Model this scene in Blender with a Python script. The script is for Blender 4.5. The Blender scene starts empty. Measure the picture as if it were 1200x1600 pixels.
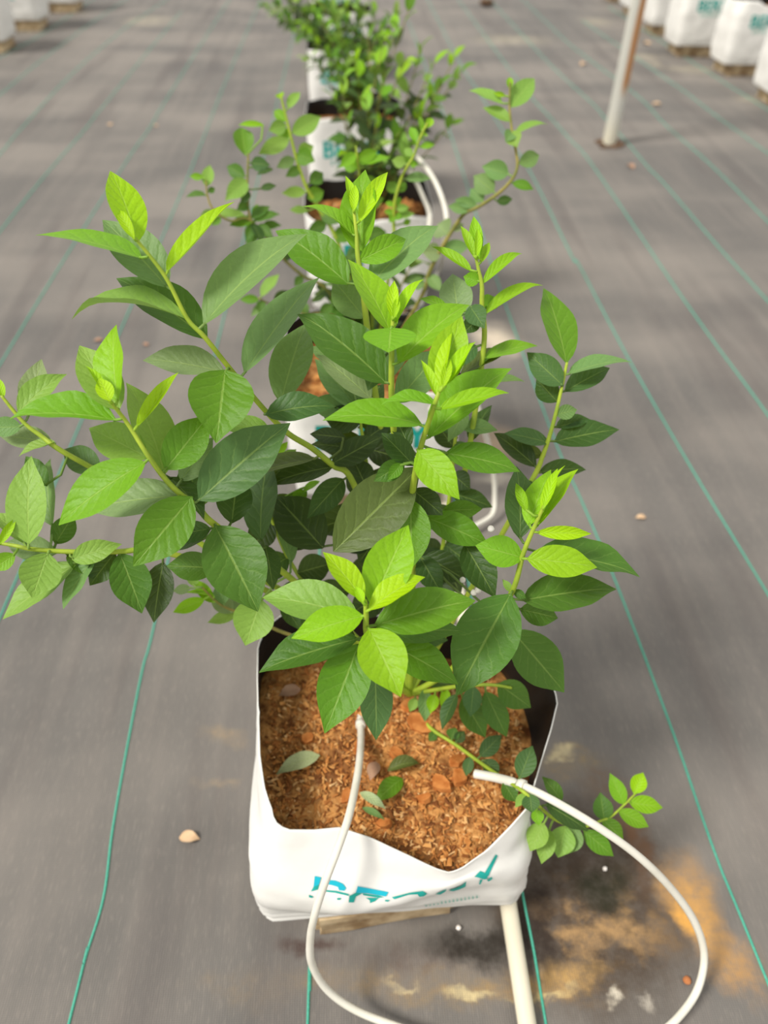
import bpy, bmesh, math, random
from mathutils import Vector, Matrix, noise
from mathutils.bvhtree import BVHTree
from math import sin, cos, pi, radians, sqrt, atan2, exp

rnd = random.Random(7)
scene = bpy.context.scene
COL = scene.collection

# ------------------------------------------------------------------ camera
K = 0.74                      # metres per survey unit (camera stands 1.15 units above the mat)
F = 1160.0                    # focal length in pixels of the 1200x1600 frame
CAMZ = 1.15 * K
_Y = Vector((-75, 1093, -1160)).normalized()
_U = Vector((25, 1231, 1160))
_Z = (_U - _Y * _U.dot(_Y)).normalized()
_X = _Y.cross(_Z)
ROT = Matrix((_X, _Y, _Z))
CAM = Vector((0, 0, CAMZ))
cd = bpy.data.cameras.new('camera')
cd.sensor_fit = 'VERTICAL'
cd.sensor_height = 36.0
cd.lens = F / 1600 * 36.0
cd.clip_start = 0.02
cd.dof.use_dof = True
cd.dof.focus_distance = 0.74 * K
cd.dof.aperture_fstop = 4.4
cam = bpy.data.objects.new('camera', cd)
COL.objects.link(cam)
cam.matrix_world = Matrix.Translation(CAM) @ ROT.to_4x4()
scene.camera = cam

# ------------------------------------------------------------------ light
w = bpy.data.worlds.new('sky')
scene.world = w
w.use_nodes = True
bg = w.node_tree.nodes['Background']
bg.inputs[0].default_value = (1.0, 0.985, 0.95, 1)     # diffusing greenhouse film
bg.inputs[1].default_value = 0.95
sd = bpy.data.lights.new('sun', 'SUN')
sd.energy = 3.7
sd.angle = radians(14)
sd.color = (1.0, 0.96, 0.88)
sun = bpy.data.objects.new('sun', sd)
COL.objects.link(sun)
sun.rotation_euler = Vector((-0.60, -0.24, 0.78)).to_track_quat('Z', 'Y').to_euler()
scene.view_settings.view_transform = 'Standard'
scene.view_settings.look = 'None'
scene.view_settings.gamma = 1
scene.view_settings.use_curve_mapping = False
scene.view_settings.exposure = -0.08

# ------------------------------------------------------------------ survey helpers
def ray(px, py):
    return ROT @ Vector(((px - 600) / F, (800 - py) / F, -1.0))
def P(px, py, d):             # point at axial depth d (survey units)
    return CAM + ray(px, py) * (d * K)
def G(px, py, z=0.0):         # point on the horizontal plane z (survey units)
    r = ray(px, py)
    return CAM + r * ((z * K - CAMZ) / r.z)
def depth_of(p):
    return (ROT.transposed() @ (p - CAM)).z * -1 / K
def proj(p):
    c = ROT.transposed() @ (p - CAM)
    return 600 + F * c.x / -c.z, 800 - F * c.y / -c.z

# ------------------------------------------------------------------ object helpers
def link(o, parent=None):
    COL.objects.link(o)
    if parent is not None:
        o.parent = parent
    return o
def obj(name, mesh, mat=None, parent=None, smooth=True):
    if isinstance(mesh, bmesh.types.BMesh):
        me = bpy.data.meshes.new(name)
        mesh.to_mesh(me); mesh.free()
    else:
        me = mesh
    if mat is not None and len(me.materials) == 0:
        for m in (mat if isinstance(mat, (list, tuple)) else [mat]):
            me.materials.append(m)
    if smooth:
        for p in me.polygons: p.use_smooth = True
    return link(bpy.data.objects.new(name, me), parent)
def tag(o, label, cat, group=None):
    o['label'] = label; o['category'] = cat
    if group: o['group'] = group
    return o
def thing(name, loc, label, cat, group=None):
    o = bpy.data.objects.new(name, None)
    o.empty_display_size = 0.02
    COL.objects.link(o); o.location = loc
    return tag(o, label, cat, group)
def mesh_of(name, verts, faces):
    me = bpy.data.meshes.new(name)
    me.from_pydata([tuple(v) for v in verts], [], faces)
    me.update()
    return me
def catmull(pts, n=8):
    out = []
    m = len(pts)
    for i in range(m - 1):
        p0 = pts[max(i - 1, 0)]; p1 = pts[i]; p2 = pts[i + 1]; p3 = pts[min(i + 2, m - 1)]
        for k in range(n):
            t = k / n
            out.append(0.5 * ((2 * p1) + (p2 - p0) * t + (2 * p0 - 5 * p1 + 4 * p2 - p3) * t * t + (3 * p1 - p0 - 3 * p2 + p3) * t ** 3))
    out.append(pts[-1].copy())
    return out
def tube_geo(pts, rad, seg=8, vs=None, fs=None):
    vs = [] if vs is None else vs
    fs = [] if fs is None else fs
    base = len(vs); n = len(pts)
    T0 = (pts[1] - pts[0]).normalized()
    N = T0.orthogonal().normalized()
    for i, p in enumerate(pts):
        T = (pts[min(i + 1, n - 1)] - pts[max(i - 1, 0)]).normalized()
        N = (N - T * N.dot(T)).normalized(); B = T.cross(N)
        r = rad(i / (n - 1)) if callable(rad) else rad
        for k in range(seg):
            a = 2 * pi * k / seg
            vs.append(p + (N * cos(a) + B * sin(a)) * r)
    for i in range(n - 1):
        for k in range(seg):
            a = base + i * seg + k; b = base + i * seg + (k + 1) % seg
            fs.append((a, b, b + seg, a + seg))
    fs.append(tuple(base + k for k in reversed(range(seg))))
    fs.append(tuple(base + (n - 1) * seg + k for k in range(seg)))
    return vs, fs
def tube(name, pts, rad, mat, parent=None, seg=8, off=None):
    if off is not None: pts = [p - off for p in pts]
    v, f = tube_geo(pts, rad, seg)
    o = obj(name, mesh_of(name, v, f), mat, parent)
    for p in o.data.polygons[-2:]: p.use_smooth = False
    return o

# ------------------------------------------------------------------ materials
def lin(*c):
    def g(x):
        x /= 255
        return x / 12.92 if x <= 0.04045 else ((x + 0.055) / 1.055) ** 2.4
    return tuple(g(x) for x in c) + (1,)
class NT:
    def __init__(s, name):
        s.m = bpy.data.materials.new(name); s.m.use_nodes = True
        s.t = s.m.node_tree; s.b = s.t.nodes['Principled BSDF']; s.out = s.t.nodes['Material Output']
    def n(s, typ, **kw):
        nd = s.t.nodes.new('ShaderNode' + typ)
        for k, v in kw.items():
            if k == 'ins':
                for a, b in v.items(): s.set(nd, a, b)
            else: setattr(nd, k, v)
        return nd
    def set(s, nd, k, v):
        i = nd.inputs[k]
        if isinstance(v, bpy.types.NodeSocket): s.t.links.new(v, i)
        else: i.default_value = v
    def math(s, op, a, b=None, c=None, clamp=False):
        nd = s.n('Math', operation=op, use_clamp=clamp)
        for i, v in enumerate((a, b, c)):
            if v is not None: s.set(nd, i, v)
        return nd.outputs[0]
    def mix(s, f, a, b, mode='MIX'):
        nd = s.n('Mix', data_type='RGBA', blend_type=mode)
        s.set(nd, 0, f); s.set(nd, 6, a); s.set(nd, 7, b)
        return nd.outputs[2]
    def noise(s, vec, scale, detail=4, rough=0.55):
        nd = s.n('TexNoise', ins={'Scale': scale, 'Detail': detail, 'Roughness': rough})
        if vec is not None: s.set(nd, 'Vector', vec)
        return nd.outputs[0]
    def ramp(s, f, lo, hi):
        nd = s.n('MapRange', interpolation_type='SMOOTHSTEP', ins={0: f, 1: lo, 2: hi, 3: 0.0, 4: 1.0})
        return nd.outputs[0]
    def mapping(s, vec, scale=(1, 1, 1), loc=(0, 0, 0), rot=(0, 0, 0), typ='POINT'):
        nd = s.n('Mapping', vector_type=typ, ins={'Vector': vec, 'Scale': scale, 'Location': loc, 'Rotation': rot})
        return nd.outputs[0]
    def pos(s): return s.n('NewGeometry').outputs['Position']
    def objc(s): return s.n('TexCoord').outputs['Object']
    def bump(s, h, strength=0.4, dist=0.002):
        nd = s.n('Bump', ins={'Height': h, 'Strength': strength, 'Distance': dist})
        s.set(s.b, 'Normal', nd.outputs[0]); return nd.outputs[0]
    def base(s, c, rough=0.5, spec=0.4):
        s.set(s.b, 'Base Color', c); s.set(s.b, 'Roughness', rough); s.set(s.b, 'Specular IOR Level', spec)
        return s.m
def simple(name, c1, c2, rough=0.5, spec=0.4, scale=30, bump=0.15, dist=0.001, stretch=(1, 1, 1)):
    t = NT(name)
    v = t.mapping(t.objc(), stretch)
    n = t.noise(v, scale)
    t.base(t.mix(t.ramp(n, 0.3, 0.7), lin(*c1), lin(*c2)), rough, spec)
    if bump: t.bump(n, bump, dist)
    return t.m

def leaf_material(name, trans=0.26):
    t = NT(name)
    uv = t.n('UVMap').outputs[0]
    sp = t.n('SeparateXYZ', ins={0: uv})
    u = t.math('ABSOLUTE', t.math('MULTIPLY_ADD', sp.outputs[0], 2.0, -1.0))
    v = sp.outputs[1]
    oi = t.n('ObjectInfo')
    c = oi.outputs['Color']
    rib = t.math('SUBTRACT', 1.0, t.ramp(u, 0.015, 0.06))
    ph = t.math('MULTIPLY_ADD', v, 7.0, t.math('MULTIPLY', t.math('POWER', u, 0.75), -1.9))
    ph = t.math('ADD', ph, t.math('MULTIPLY_ADD', t.noise(t.mapping(uv, (4, 7, 1)), 2.0, 2), 0.55, oi.outputs['Random']))
    tri = t.math('PINGPONG', ph, 0.5)
    vein = t.math('SUBTRACT', 1.0, t.ramp(tri, 0.0, 0.085))
    vein = t.math('MULTIPLY', vein, t.math('SUBTRACT', 1.0, t.ramp(u, 0.6, 0.95)))
    nz = t.noise(t.mapping(uv, (3, 8, 1)), 3.0, 3)
    fine = t.noise(t.mapping(uv, (30, 60, 1)), 3.0, 2)
    hsv = t.n('HueSaturation', ins={'Hue': 0.5, 'Saturation': 1.0, 'Value': t.math('MULTIPLY_ADD', nz, 0.34, 0.83), 'Color': c})
    col = t.mix(t.math('MULTIPLY', vein, 0.10), hsv.outputs[0], lin(176, 206, 110))
    col = t.mix(t.math('MULTIPLY', rib, 0.26), col, lin(186, 212, 112))
    back = t.mix(0.35, col, lin(150, 172, 122))
    geo = t.n('NewGeometry')
    col2 = t.mix(geo.outputs['Backfacing'], col, back)
    t.base(col2, 0.46, 0.30)
    h = t.math('MULTIPLY_ADD', t.ramp(tri, 0.0, 0.34), 0.5, t.math('MULTIPLY', nz, 0.5))
    h = t.math('MULTIPLY_ADD', fine, 0.06, h)
    h = t.math('SUBTRACT', h, t.math('MULTIPLY', rib, 0.45))
    nb = t.bump(h, 0.5, 0.0010)
    tr = t.n('BsdfTranslucent', ins={'Color': t.mix(0.35, col, lin(180, 220, 40))})
    t.set(tr, 'Normal', nb)
    ms = t.n('MixShader', ins={0: trans, 1: t.b.outputs[0], 2: tr.outputs[0]})
    t.t.links.new(ms.outputs[0], t.out.inputs[0])
    return t.m
M_LEAF = leaf_material('blueberry_leaf')
M_STEM = simple('green_stem', (140, 164, 50), (168, 186, 58), 0.5, 0.3, 60)
M_STEMB = simple('olive_stem', (110, 116, 52), (150, 138, 70), 0.6, 0.3, 60)
M_WHITE = simple('white_film', (226, 224, 219), (236, 234, 229), 0.42, 0.4, 22, 0.25, 0.002)
M_BLACK = simple('black_film', (27, 26, 26), (35, 34, 33), 0.5, 0.3, 40, 0.1)
M_TEAL = simple('teal_print', (24, 150, 138), (34, 166, 158), 0.5, 0.3, 60, 0)
M_TEAL_LIT = simple('lit_teal_print', (20, 168, 190), (26, 178, 200), 0.5, 0.3, 60, 0)  # same teal print on the lit flap, the light painted in as cyan
M_PTXT = simple('pale_teal_print', (120, 182, 166), (136, 192, 178), 0.5, 0.3, 60, 0)
M_LIMEP = simple('lime_print', (176, 200, 40), (186, 208, 60), 0.5, 0.3, 60, 0)
M_TUBE = simple('cream_tube', (218, 214, 200), (228, 224, 212), 0.38, 0.45, 40, 0.05)
M_PIPE = simple('cream_pipe', (218, 210, 188), (228, 220, 198), 0.4, 0.45, 14, 0.05)
M_THREAD = simple('green_thread', (66, 160, 136), (86, 176, 152), 0.6, 0.3, 500, 0.5, 0.002)

def soil_material():
    t = NT('coir_soil')
    p = t.objc()
    a = t.noise(p, 46, 6, 0.65); b = t.noise(p, 150, 4, 0.6); c = t.noise(p, 14, 4)
    col = t.mix(t.ramp(a, 0.34, 0.66), lin(104, 60, 30), lin(212, 152, 88))
    col = t.mix(t.math('MULTIPLY', t.ramp(b, 0.5, 0.75), 0.6), col, lin(222, 174, 116))
    col = t.mix(t.math('MULTIPLY', t.ramp(c, 0.50, 0.62), 0.8), col, lin(112, 66, 36))
    t.base(col, 0.9, 0.15)
    t.bump(t.math('MULTIPLY_ADD', b, 0.5, a), 0.9, 0.006)
    return t.m
M_SOIL = soil_material()
def chip_material():
    t = NT('coir_chip')
    oi = t.n('Attribute', attribute_name='tone')
    col = t.n('ValToRGB')
    t.set(col, 0, oi.outputs['Fac'])
    e = col.color_ramp.elements
    e[0].color = lin(112, 66, 34); e[1].color = lin(226, 184, 130)
    for pos_, cc in ((0.25, (156, 96, 48)), (0.55, (190, 126, 66)), (0.85, (210, 152, 88))):
        k = e.new(pos_); k.color = lin(*cc)
    t.base(col.outputs[0], 0.85, 0.2)
    return t.m
M_CHIP = chip_material()
M_BARK = simple('orange_bark', (170, 98, 44), (206, 136, 74), 0.8, 0.2, 90, 0.4)
M_DRY = simple('dry_leaf', (196, 160, 124), (214, 184, 150), 0.7, 0.2, 60, 0.3)
M_DRY2 = simple('pinkish_dry_leaf', (156, 118, 96), (178, 142, 116), 0.7, 0.2, 60, 0.3)
M_BLOCK = simple('stained_block', (138, 112, 80), (214, 192, 156), 0.85, 0.2, 24, 0.4, 0.003)
M_BEAD = simple('white_bead', (236, 228, 220), (244, 238, 232), 0.4, 0.4, 80, 0.05)
M_CLAY = simple('clay_crumb', (168, 104, 62), (192, 128, 84), 0.85, 0.2, 120, 0.6)
M_DEB = simple('dark_debris', (66, 50, 40), (116, 92, 72), 0.9, 0.2, 80, 0.6)
M_SAND = simple('pale_sand', (196, 184, 154), (220, 210, 184), 0.9, 0.15, 60, 0.4)

# ------------------------------------------------------------------ floor: woven weed mat
def hfun(x, y):
    """height of the mat above z=0"""
    r = noise.noise(Vector((x * 9.0, y * 1.6, 0.3)))          # wrinkles along the rows
    c = noise.noise(Vector((x * 1.2, y * 3.2, 4.7)))          # swells across the rows
    f = noise.noise(Vector((x * 22.0, y * 3.0, 9.1)))
    near = 1.0 if y < 1.6 else max(0.25, 1.0 - (y - 1.6) * 0.5)
    return (0.0030 * r + 0.0012 * f) * near + 0.0009 * c * min(1.0, max(0.15, (y - 0.3) / 2.0)) - 0.006

def floor_material():
    t = NT('woven_mat')
    p = t.pos()
    big = t.noise(t.mapping(p, (1.3, 3.0, 1)), 1.0, 3, 0.5)
    streak = t.noise(t.mapping(p, (26, 2.2, 1)), 1.0, 4, 0.6)
    wide = t.noise(t.mapping(p, (11, 1.1, 1)), 1.0, 3, 0.5)
    patch = t.noise(t.mapping(p, (17, 22, 1)), 1.0, 5, 0.62)
    fine = t.noise(t.mapping(p, (420, 60, 1)), 1.0, 3, 0.6)
    col = t.mix(t.ramp(big, 0.34, 0.68), lin(104, 101, 98), lin(130, 124, 118))
    col = t.mix(t.math('MULTIPLY', t.ramp(streak, 0.42, 0.7), 0.2), col, lin(144, 135, 127))
    col = t.mix(t.math('MULTIPLY', t.ramp(fine, 0.5, 0.72), 0.25), col, lin(152, 143, 134))
    col = t.mix(t.math('MULTIPLY', t.ramp(wide, 0.5, 0.72), 0.4), col, lin(86, 80, 79))
    dist = t.n('TexNoise', noise_dimensions='3D', ins={'Vector': p, 'Scale': 11.0, 'Detail': 5.0, 'Roughness': 0.62})
    warp = t.n('VectorMath', operation='MULTIPLY_ADD', ins={0: dist.outputs['Color'], 1: (0.09, 0.09, 0), 2: p})
    grain = t.noise(t.mapping(p, (60, 60, 1)), 1.0, 6, 0.7)
    def blob(col, px, py, rx, ry, c, amt, rot=0.0, lo=1.0, hi=0.1, gr=0.55, pt=0.0):
        a = G(px, py); ex = (G(px + rx, py) - a).length; ey = (G(px, py - ry) - a).length
        v = t.n('VectorMath', operation='SUBTRACT', ins={0: warp.outputs[0], 1: (a.x + 0.045, a.y + 0.045, a.z)})
        m = t.mapping(v.outputs[0], (1 / ex, 1 / ey, 0), (0, 0, 0), (0, 0, rot))
        ln = t.n('VectorMath', operation='LENGTH', ins={0: m})
        f = t.n('MapRange', interpolation_type='SMOOTHSTEP', ins={0: ln.outputs['Value'], 1: hi, 2: lo, 3: 1.0, 4: 0.0}).outputs[0]
        g = t.math('MULTIPLY_ADD', t.ramp(grain, 0.32, 0.62), gr, 1.0 - gr)
        if pt: g = t.math('MULTIPLY', g, t.math('MULTIPLY_ADD', t.ramp(patch, 0.44, 0.64), pt, 1.0 - pt))
        return t.mix(t.math('MULTIPLY', t.math('MULTIPLY', f, g), amt), col, lin(*c))
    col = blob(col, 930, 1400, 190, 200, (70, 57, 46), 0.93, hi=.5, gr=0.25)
    col = blob(col, 930, 1450, 150, 120, (172, 138, 96), 0.85, hi=.4, pt=0.98, gr=0.55)
    col = blob(col, 700, 1530, 300, 46, (160, 132, 88), 0.8, pt=0.7)
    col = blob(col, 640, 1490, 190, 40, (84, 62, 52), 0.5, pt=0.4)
    col = blob(col, 1095, 1420, 56, 110, (202, 152, 84), 0.95, gr=0.45, pt=0.25)
    col = blob(col, 1140, 1490, 80, 60, (176, 136, 88), 0.8, gr=0.7, pt=0.5)
    col = blob(col, 1078, 1440, 26, 40, (222, 164, 80), 0.8, gr=0.3)
    col = blob(col, 1000, 1290, 30, 110, (116, 84, 60), 0.8, gr=0.4)
    col = blob(col, 900, 1190, 74, 30, (150, 128, 90), 0.85, pt=0.7)
    col = blob(col, 950, 1225, 50, 34, (124, 96, 66), 0.7, pt=0.5)
    col = blob(col, 880, 1180, 30, 13, (206, 190, 150), 0.9, gr=0.4)
    col = blob(col, 880, 1530, 130, 34, (182, 146, 92), 0.9, pt=0.6)
    col = blob(col, 740, 1538, 60, 14, (214, 196, 150), 0.95, gr=0.5, pt=0.5)
    col = blob(col, 625, 1530, 34, 10, (206, 188, 146), 0.9, gr=0.4, pt=0.5)
    col = blob(col, 850, 1548, 70, 10, (206, 184, 134), 0.8, gr=0.5, pt=0.5)
    col = blob(col, 967, 1570, 24, 14, (204, 194, 176), 0.95, gr=0.2)
    col = blob(col, 1024, 1582, 14, 18, (176, 168, 156), 0.8, gr=0.3)
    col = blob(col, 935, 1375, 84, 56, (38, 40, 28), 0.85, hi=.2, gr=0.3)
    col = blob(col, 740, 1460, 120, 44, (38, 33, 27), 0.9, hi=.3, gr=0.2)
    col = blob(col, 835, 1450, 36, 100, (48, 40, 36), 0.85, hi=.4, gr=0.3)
    col = blob(col, 420, 1530, 170, 44, (150, 126, 92), 0.5, pt=0.8)
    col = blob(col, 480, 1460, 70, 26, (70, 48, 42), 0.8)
    col = blob(col, 345, 1150, 50, 24, (166, 142, 108), 0.5, pt=0.6)
    col = blob(col, 335, 1215, 50, 12, (170, 148, 116), 0.5, pt=0.6)
    col = blob(col, 778, 528, 54, 34, (206, 192, 172), 0.95, gr=0.2)
    col = blob(col, 785, 690, 66, 44, (176, 154, 128), 0.9, gr=0.2)
    col = blob(col, 780, 745, 54, 16, (206, 196, 180), 0.7, gr=0.3)
    for q in ((1080, 106, 60, 9), (1022, 96, 18, 10), (932, 32, 34, 10), (1178, 152, 44, 8), (1002, 86, 50, 6), (45, 48, 26, 5), (128, 17, 18, 4), (800, 60, 90, 12), (230, 30, 60, 12)):
        col = blob(col, *q, (190, 180, 154), 0.55, gr=0.7, pt=0.5)
    t.base(col, t.math('MULTIPLY_ADD', streak, -0.10, 0.66), 0.10)
    t.set(t.b, 'Sheen Weight', 0.0); t.set(t.b, 'Sheen Roughness', 0.4); t.set(t.b, 'Sheen Tint', (1, .98, .94, 1))
    wv = t.n('TexWave', wave_type='BANDS', bands_direction='X', ins={'Vector': p, 'Scale': 130.0, 'Distortion': 1.5, 'Detail': 2.0})
    wh = t.n('TexWave', wave_type='BANDS', bands_direction='Y', ins={'Vector': p, 'Scale': 170.0, 'Distortion': 1.2, 'Detail': 2.0})
    h = t.math('MULTIPLY_ADD', wv.outputs['Fac'], 0.5, t.math('MULTIPLY', wh.outputs['Fac'], 0.4))
    h = t.math('MULTIPLY_ADD', streak, 1.0, h)
    t.bump(h, 0.35, 0.0012)
    return t.m
def frange(a, b, n): return [a + (b - a) * i / (n - 1) for i in range(n)]
xs = frange(-6, -2.2, 14)[:-1] + frange(-2.2, -0.5, 60)[:-1] + frange(-0.5, 0.75, 110)[:-1] + frange(0.75, 2.4, 60)[:-1] + frange(2.4, 6, 14)
ys = frange(-0.8, 0.0, 20)[:-1] + frange(0.0, 1.6, 110)[:-1] + frange(1.6, 7.0, 130)[:-1] + frange(7.0, 13, 24)
fv = [(x, y, hfun(x, y)) for y in ys for x in xs]
W_ = len(xs)
ff = [(j * W_ + i, j * W_ + i + 1, (j + 1) * W_ + i + 1, (j + 1) * W_ + i) for j in range(len(ys) - 1) for i in range(W_ - 1)]
floor = obj('floor', mesh_of('floor', fv, ff), floor_material())
floor['kind'] = 'structure'
floor['label'] = 'grey woven weed mat with green marker threads and rusty stains'

THREADS = [
    [(105, 1600), (130, 1500), (160, 1400), (175, 1290), (200, 1150), (222, 1040), (240, 972), (292, 730), (340, 530), (385, 350), (440, 130), (452, 80)],
    [(5, 945), (55, 830), (100, 715), (187, 513), (253, 367), (307, 240), (350, 130), (390, 38)],
    [(0, 563), (80, 433), (203, 240), (232, 199), (260, 152), (325, 50)],
    [(0, 357), (75, 265), (134, 197), (156, 169), (219, 93)],
    [(0, 237), (32, 199), (108, 117), (185, 50), (251, 4)],
    [(0, 145), (54, 100), (120, 50), (192, 0)],
    [(0, 87), (71, 48), (140, 0)],
    [(480, 1600), (483, 1510), (487, 1400)],
    [(855, 1600), (845, 1540), (835, 1480), (815, 1380), (790, 1240)],
    [(1200, 1525), (1120, 1330), (1050, 1130), (965, 910), (910, 780), (870, 690), (800, 500), (765, 400), (735, 303), (700, 195), (670, 115)],
    [(1200, 922), (1090, 740), (985, 560), (905, 410), (893, 395), (828, 265), (785, 200), (748, 141), (722, 102), (690, 40)],
    [(1200, 645), (1080, 480), (928, 258), (894, 218), (860, 181), (833, 152), (792, 100), (740, 30)],
    [(1200, 465), (1115, 372), (1040, 285), (1013, 258), (979, 218), (942, 178), (928, 161), (860, 99), (800, 35)],
    [(1200, 342), (1115, 258), (1041, 193), (996, 147), (917, 88), (888, 65), (830, 10)],
    [(1194, 232), (1123, 181), (1075, 144), (1030, 113)],
    [(1160, 144), (1115, 116), (1060, 80)],
]
for tr in THREADS:
    pts = [G(a, b) for a, b in tr]
    pts.sort(key=lambda q: q.y)
    if pts[-1].y < 1.0 and tr[0][1] > 1590:              # the two that vanish under the bag
        pts.append(Vector((pts[-1].x, 1.2, 0)))
    pts.insert(0, pts[0] + (pts[0] - pts[1]).normalized() * 0.7)
    pts.append(pts[-1] + (pts[-1] - pts[-2]).normalized() * 1.2)
    cv = catmull(pts, 10)
    vs = []; fs = []
    for i, p in enumerate(cv):
        T = (cv[min(i + 1, len(cv) - 1)] - cv[max(i - 1, 0)]); T.z = 0; T.normalize()
        S = Vector((T.y, -T.x, 0)) * 0.0014
        z = max(hfun(p.x + dx, p.y) for dx in (-.003, 0, .003))
        for s_, zz in ((-1, 0.0004), (-0.6, 0.0016), (0.6, 0.0016), (1, 0.0004)):
            q = p + S * s_; vs.append(Vector((q.x, q.y, z + zz)))
    for i in range(len(cv) - 1):
        for k in range(3):
            a = i * 4 + k; fs.append((a, a + 1, a + 5, a + 4))
    obj('marker_thread', mesh_of('marker_thread', vs, fs), M_THREAD, floor)

# ------------------------------------------------------------------ grow bags
def polar_loop(pts, c, n):
    """closed polyline -> n points at equal angles about c"""
    m = len(pts); res = []
    angs = [atan2(p.y - c.y, p.x - c.x) for p in pts]
    for k in range(n):
        a = -pi + 2 * pi * k / n
        best = None
        for i in range(m):
            a0 = angs[i]; a1 = angs[(i + 1) % m]
            d = (a1 - a0 + pi) % (2 * pi) - pi
            e = (a - a0 + pi) % (2 * pi) - pi
            if abs(d) > 1e-9 and -1e-6 <= e / d <= 1 + 1e-6:
                d0 = Vector((cos(a), sin(a)))
                p0 = pts[i]; p1 = pts[(i + 1) % m]
                ex = p1 - p0; den = ex.x * d0.y - ex.y * d0.x
                tt = e / d if abs(den) < 1e-9 else ((c.x - p0.x) * d0.y - (c.y - p0.y) * d0.x) / den
                best = p0 + ex * max(0, min(1, tt)); break
        res.append(best if best is not None else pts[0].copy())
    return res
def rrect(x0, y0, x1, y1, r, z, n=5):
    out = []
    for cx, cy, a0 in ((x1 - r, y1 - r, 0), (x0 + r, y1 - r, pi / 2), (x0 + r, y0 + r, pi), (x1 - r, y0 + r, 1.5 * pi)):
        for k in range(n):
            a = a0 + pi / 2 * k / (n - 1)
            out.append(Vector((cx + r * cos(a), cy + r * sin(a), z)))
    return out
def shell(loops, sub, wr, seed):
    """loft closed loops; returns verts(rows) with wrinkle noise"""
    rows = []
    n = len(loops[0])
    for i in range(len(loops) - 1):
        for k in range(sub):
            t = k / sub
            p = []
            for j in range(n):
                p0 = loops[max(i - 1, 0)][j]; p1 = loops[i][j]; p2 = loops[i + 1][j]; p3 = loops[min(i + 2, len(loops) - 1)][j]
                q = 0.5 * ((2 * p1) + (p2 - p0) * t + (2 * p0 - 5 * p1 + 4 * p2 - p3) * t * t + (3 * p1 - p0 - 3 * p2 + p3) * t ** 3)
                p.append(q)
            rows.append(p)
    rows.append([q.copy() for q in loops[-1]])
    c = sum(loops[0], Vector()) / n
    R = len(rows); zb = loops[0][0].z
    for i, row in enumerate(rows):
        for j, q in enumerate(row):
            d = Vector((q.x - c.x, q.y - c.y, 0)).normalized()
            a = noise.noise(Vector((q.x * 14, q.y * 14, q.z * 34 + seed)))
            b = noise.noise(Vector((q.x * 40, q.y * 40, q.z * 60 + seed * 2)))
            e = sin(pi * min(1.0, i / (R - 1) * 1.0)) ** 0.5 if 0 < i < R - 1 else 0
            fo = exp(-((q.z - zb) / .05) ** 2) * sin((q.z - zb) * 520 + 2.5 * noise.noise(Vector((q.x * 12, q.y * 12, seed))))
            row[j] = q + d * (wr * (a + 0.4 * b) + 0.0016 * fo) * e
    return rows
def bag_film(name, rows, parent, off):
    n = len(rows[0]); vs = [p - off for r in rows for p in r]; fs = []
    for i in range(len(rows) - 1):
        for j in range(n):
            fs.append((i * n + j, i * n + (j + 1) % n, (i + 1) * n + (j + 1) % n, (i + 1) * n + j))
    fs.append(tuple(reversed(range(n))))
    o = obj(name, mesh_of(name, vs, fs), [M_WHITE, M_BLACK], parent)
    s = o.modifiers.new('thickness', 'SOLIDIFY')
    s.thickness = 0.0012; s.offset = -1; s.material_offset = 1; s.material_offset_rim = 0
    return o
def soil_part(rows, zfun, parent, off, rings=18, amp=0.004, seed=0):
    """soil surface meeting the wall at height zfun(x,y)"""
    n = len(rows[0]); edge = []
    for j in range(n):
        z0 = zfun(rows[-1][j].x, rows[-1][j].y)
        best = rows[-1][j]
        for i in range(len(rows) - 1):
            a, b = rows[i][j], rows[i + 1][j]
            if a.z <= z0 <= b.z and b.z > a.z:
                best = a.lerp(b, (z0 - a.z) / (b.z - a.z)); break
        edge.append(best)
    c = sum(edge, Vector()) / n
    vs = []; fs = []
    for k in range(rings):
        s = (1 - k / rings)
        for j in range(n):
            x = c.x + (edge[j].x - c.x) * (s * 0.992); y = c.y + (edge[j].y - c.y) * (s * 0.992)
            z = zfun(x, y) + amp * (noise.noise(Vector((x * 30, y * 30, seed))) + 0.6 * noise.noise(Vector((x * 80, y * 80, seed)))) * (1 if k else 0.3)
            if k == 0: z = min(z, edge[j].z - 0.002)
            vs.append(Vector((x, y, z)) - off)
    vs.append(Vector((c.x, c.y, zfun(c.x, c.y))) - off)
    for k in range(rings - 1):
        for j in range(n):
            a = k * n + j; b = k * n + (j + 1) % n
            fs.append((a, b, b + n, a + n))
    for j in range(n):
        fs.append(((rings - 1) * n + j, (rings - 1) * n + (j + 1) % n, rings * n))
    o = obj('soil', mesh_of('soil', vs, fs), M_SOIL, parent)
    return o, edge, c
def print_on(name, polys, mat, bvh, parent, off, cuts=2, lift=0.0009):
    """polys: lists of (origin, direction) pairs -> ray cast onto the film"""
    bm = bmesh.new()
    for poly in polys:
        hits = []
        f = [bm.verts.new(p) for p in poly[0]]
        bm.faces.new(f)
    bmesh.ops.triangulate(bm, faces=bm.faces[:])
    for _ in range(cuts):
        bmesh.ops.subdivide_edges(bm, edges=bm.edges[:], cuts=1, use_grid_fill=True)
    dirfun = polys[0][1]
    dead = []
    for v in bm.verts:
        o_, d_ = dirfun(v.co)
        h = bvh.ray_cast(o_, d_)
        if h[0] is None: dead.append(v); continue
        nrm = h[1] if h[1].dot(d_) < 0 else -h[1]
        v.co = h[0] + nrm * lift - off
    bmesh.ops.delete(bm, geom=dead, context='VERTS')
    return obj(name, bm, mat, parent)
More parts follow.
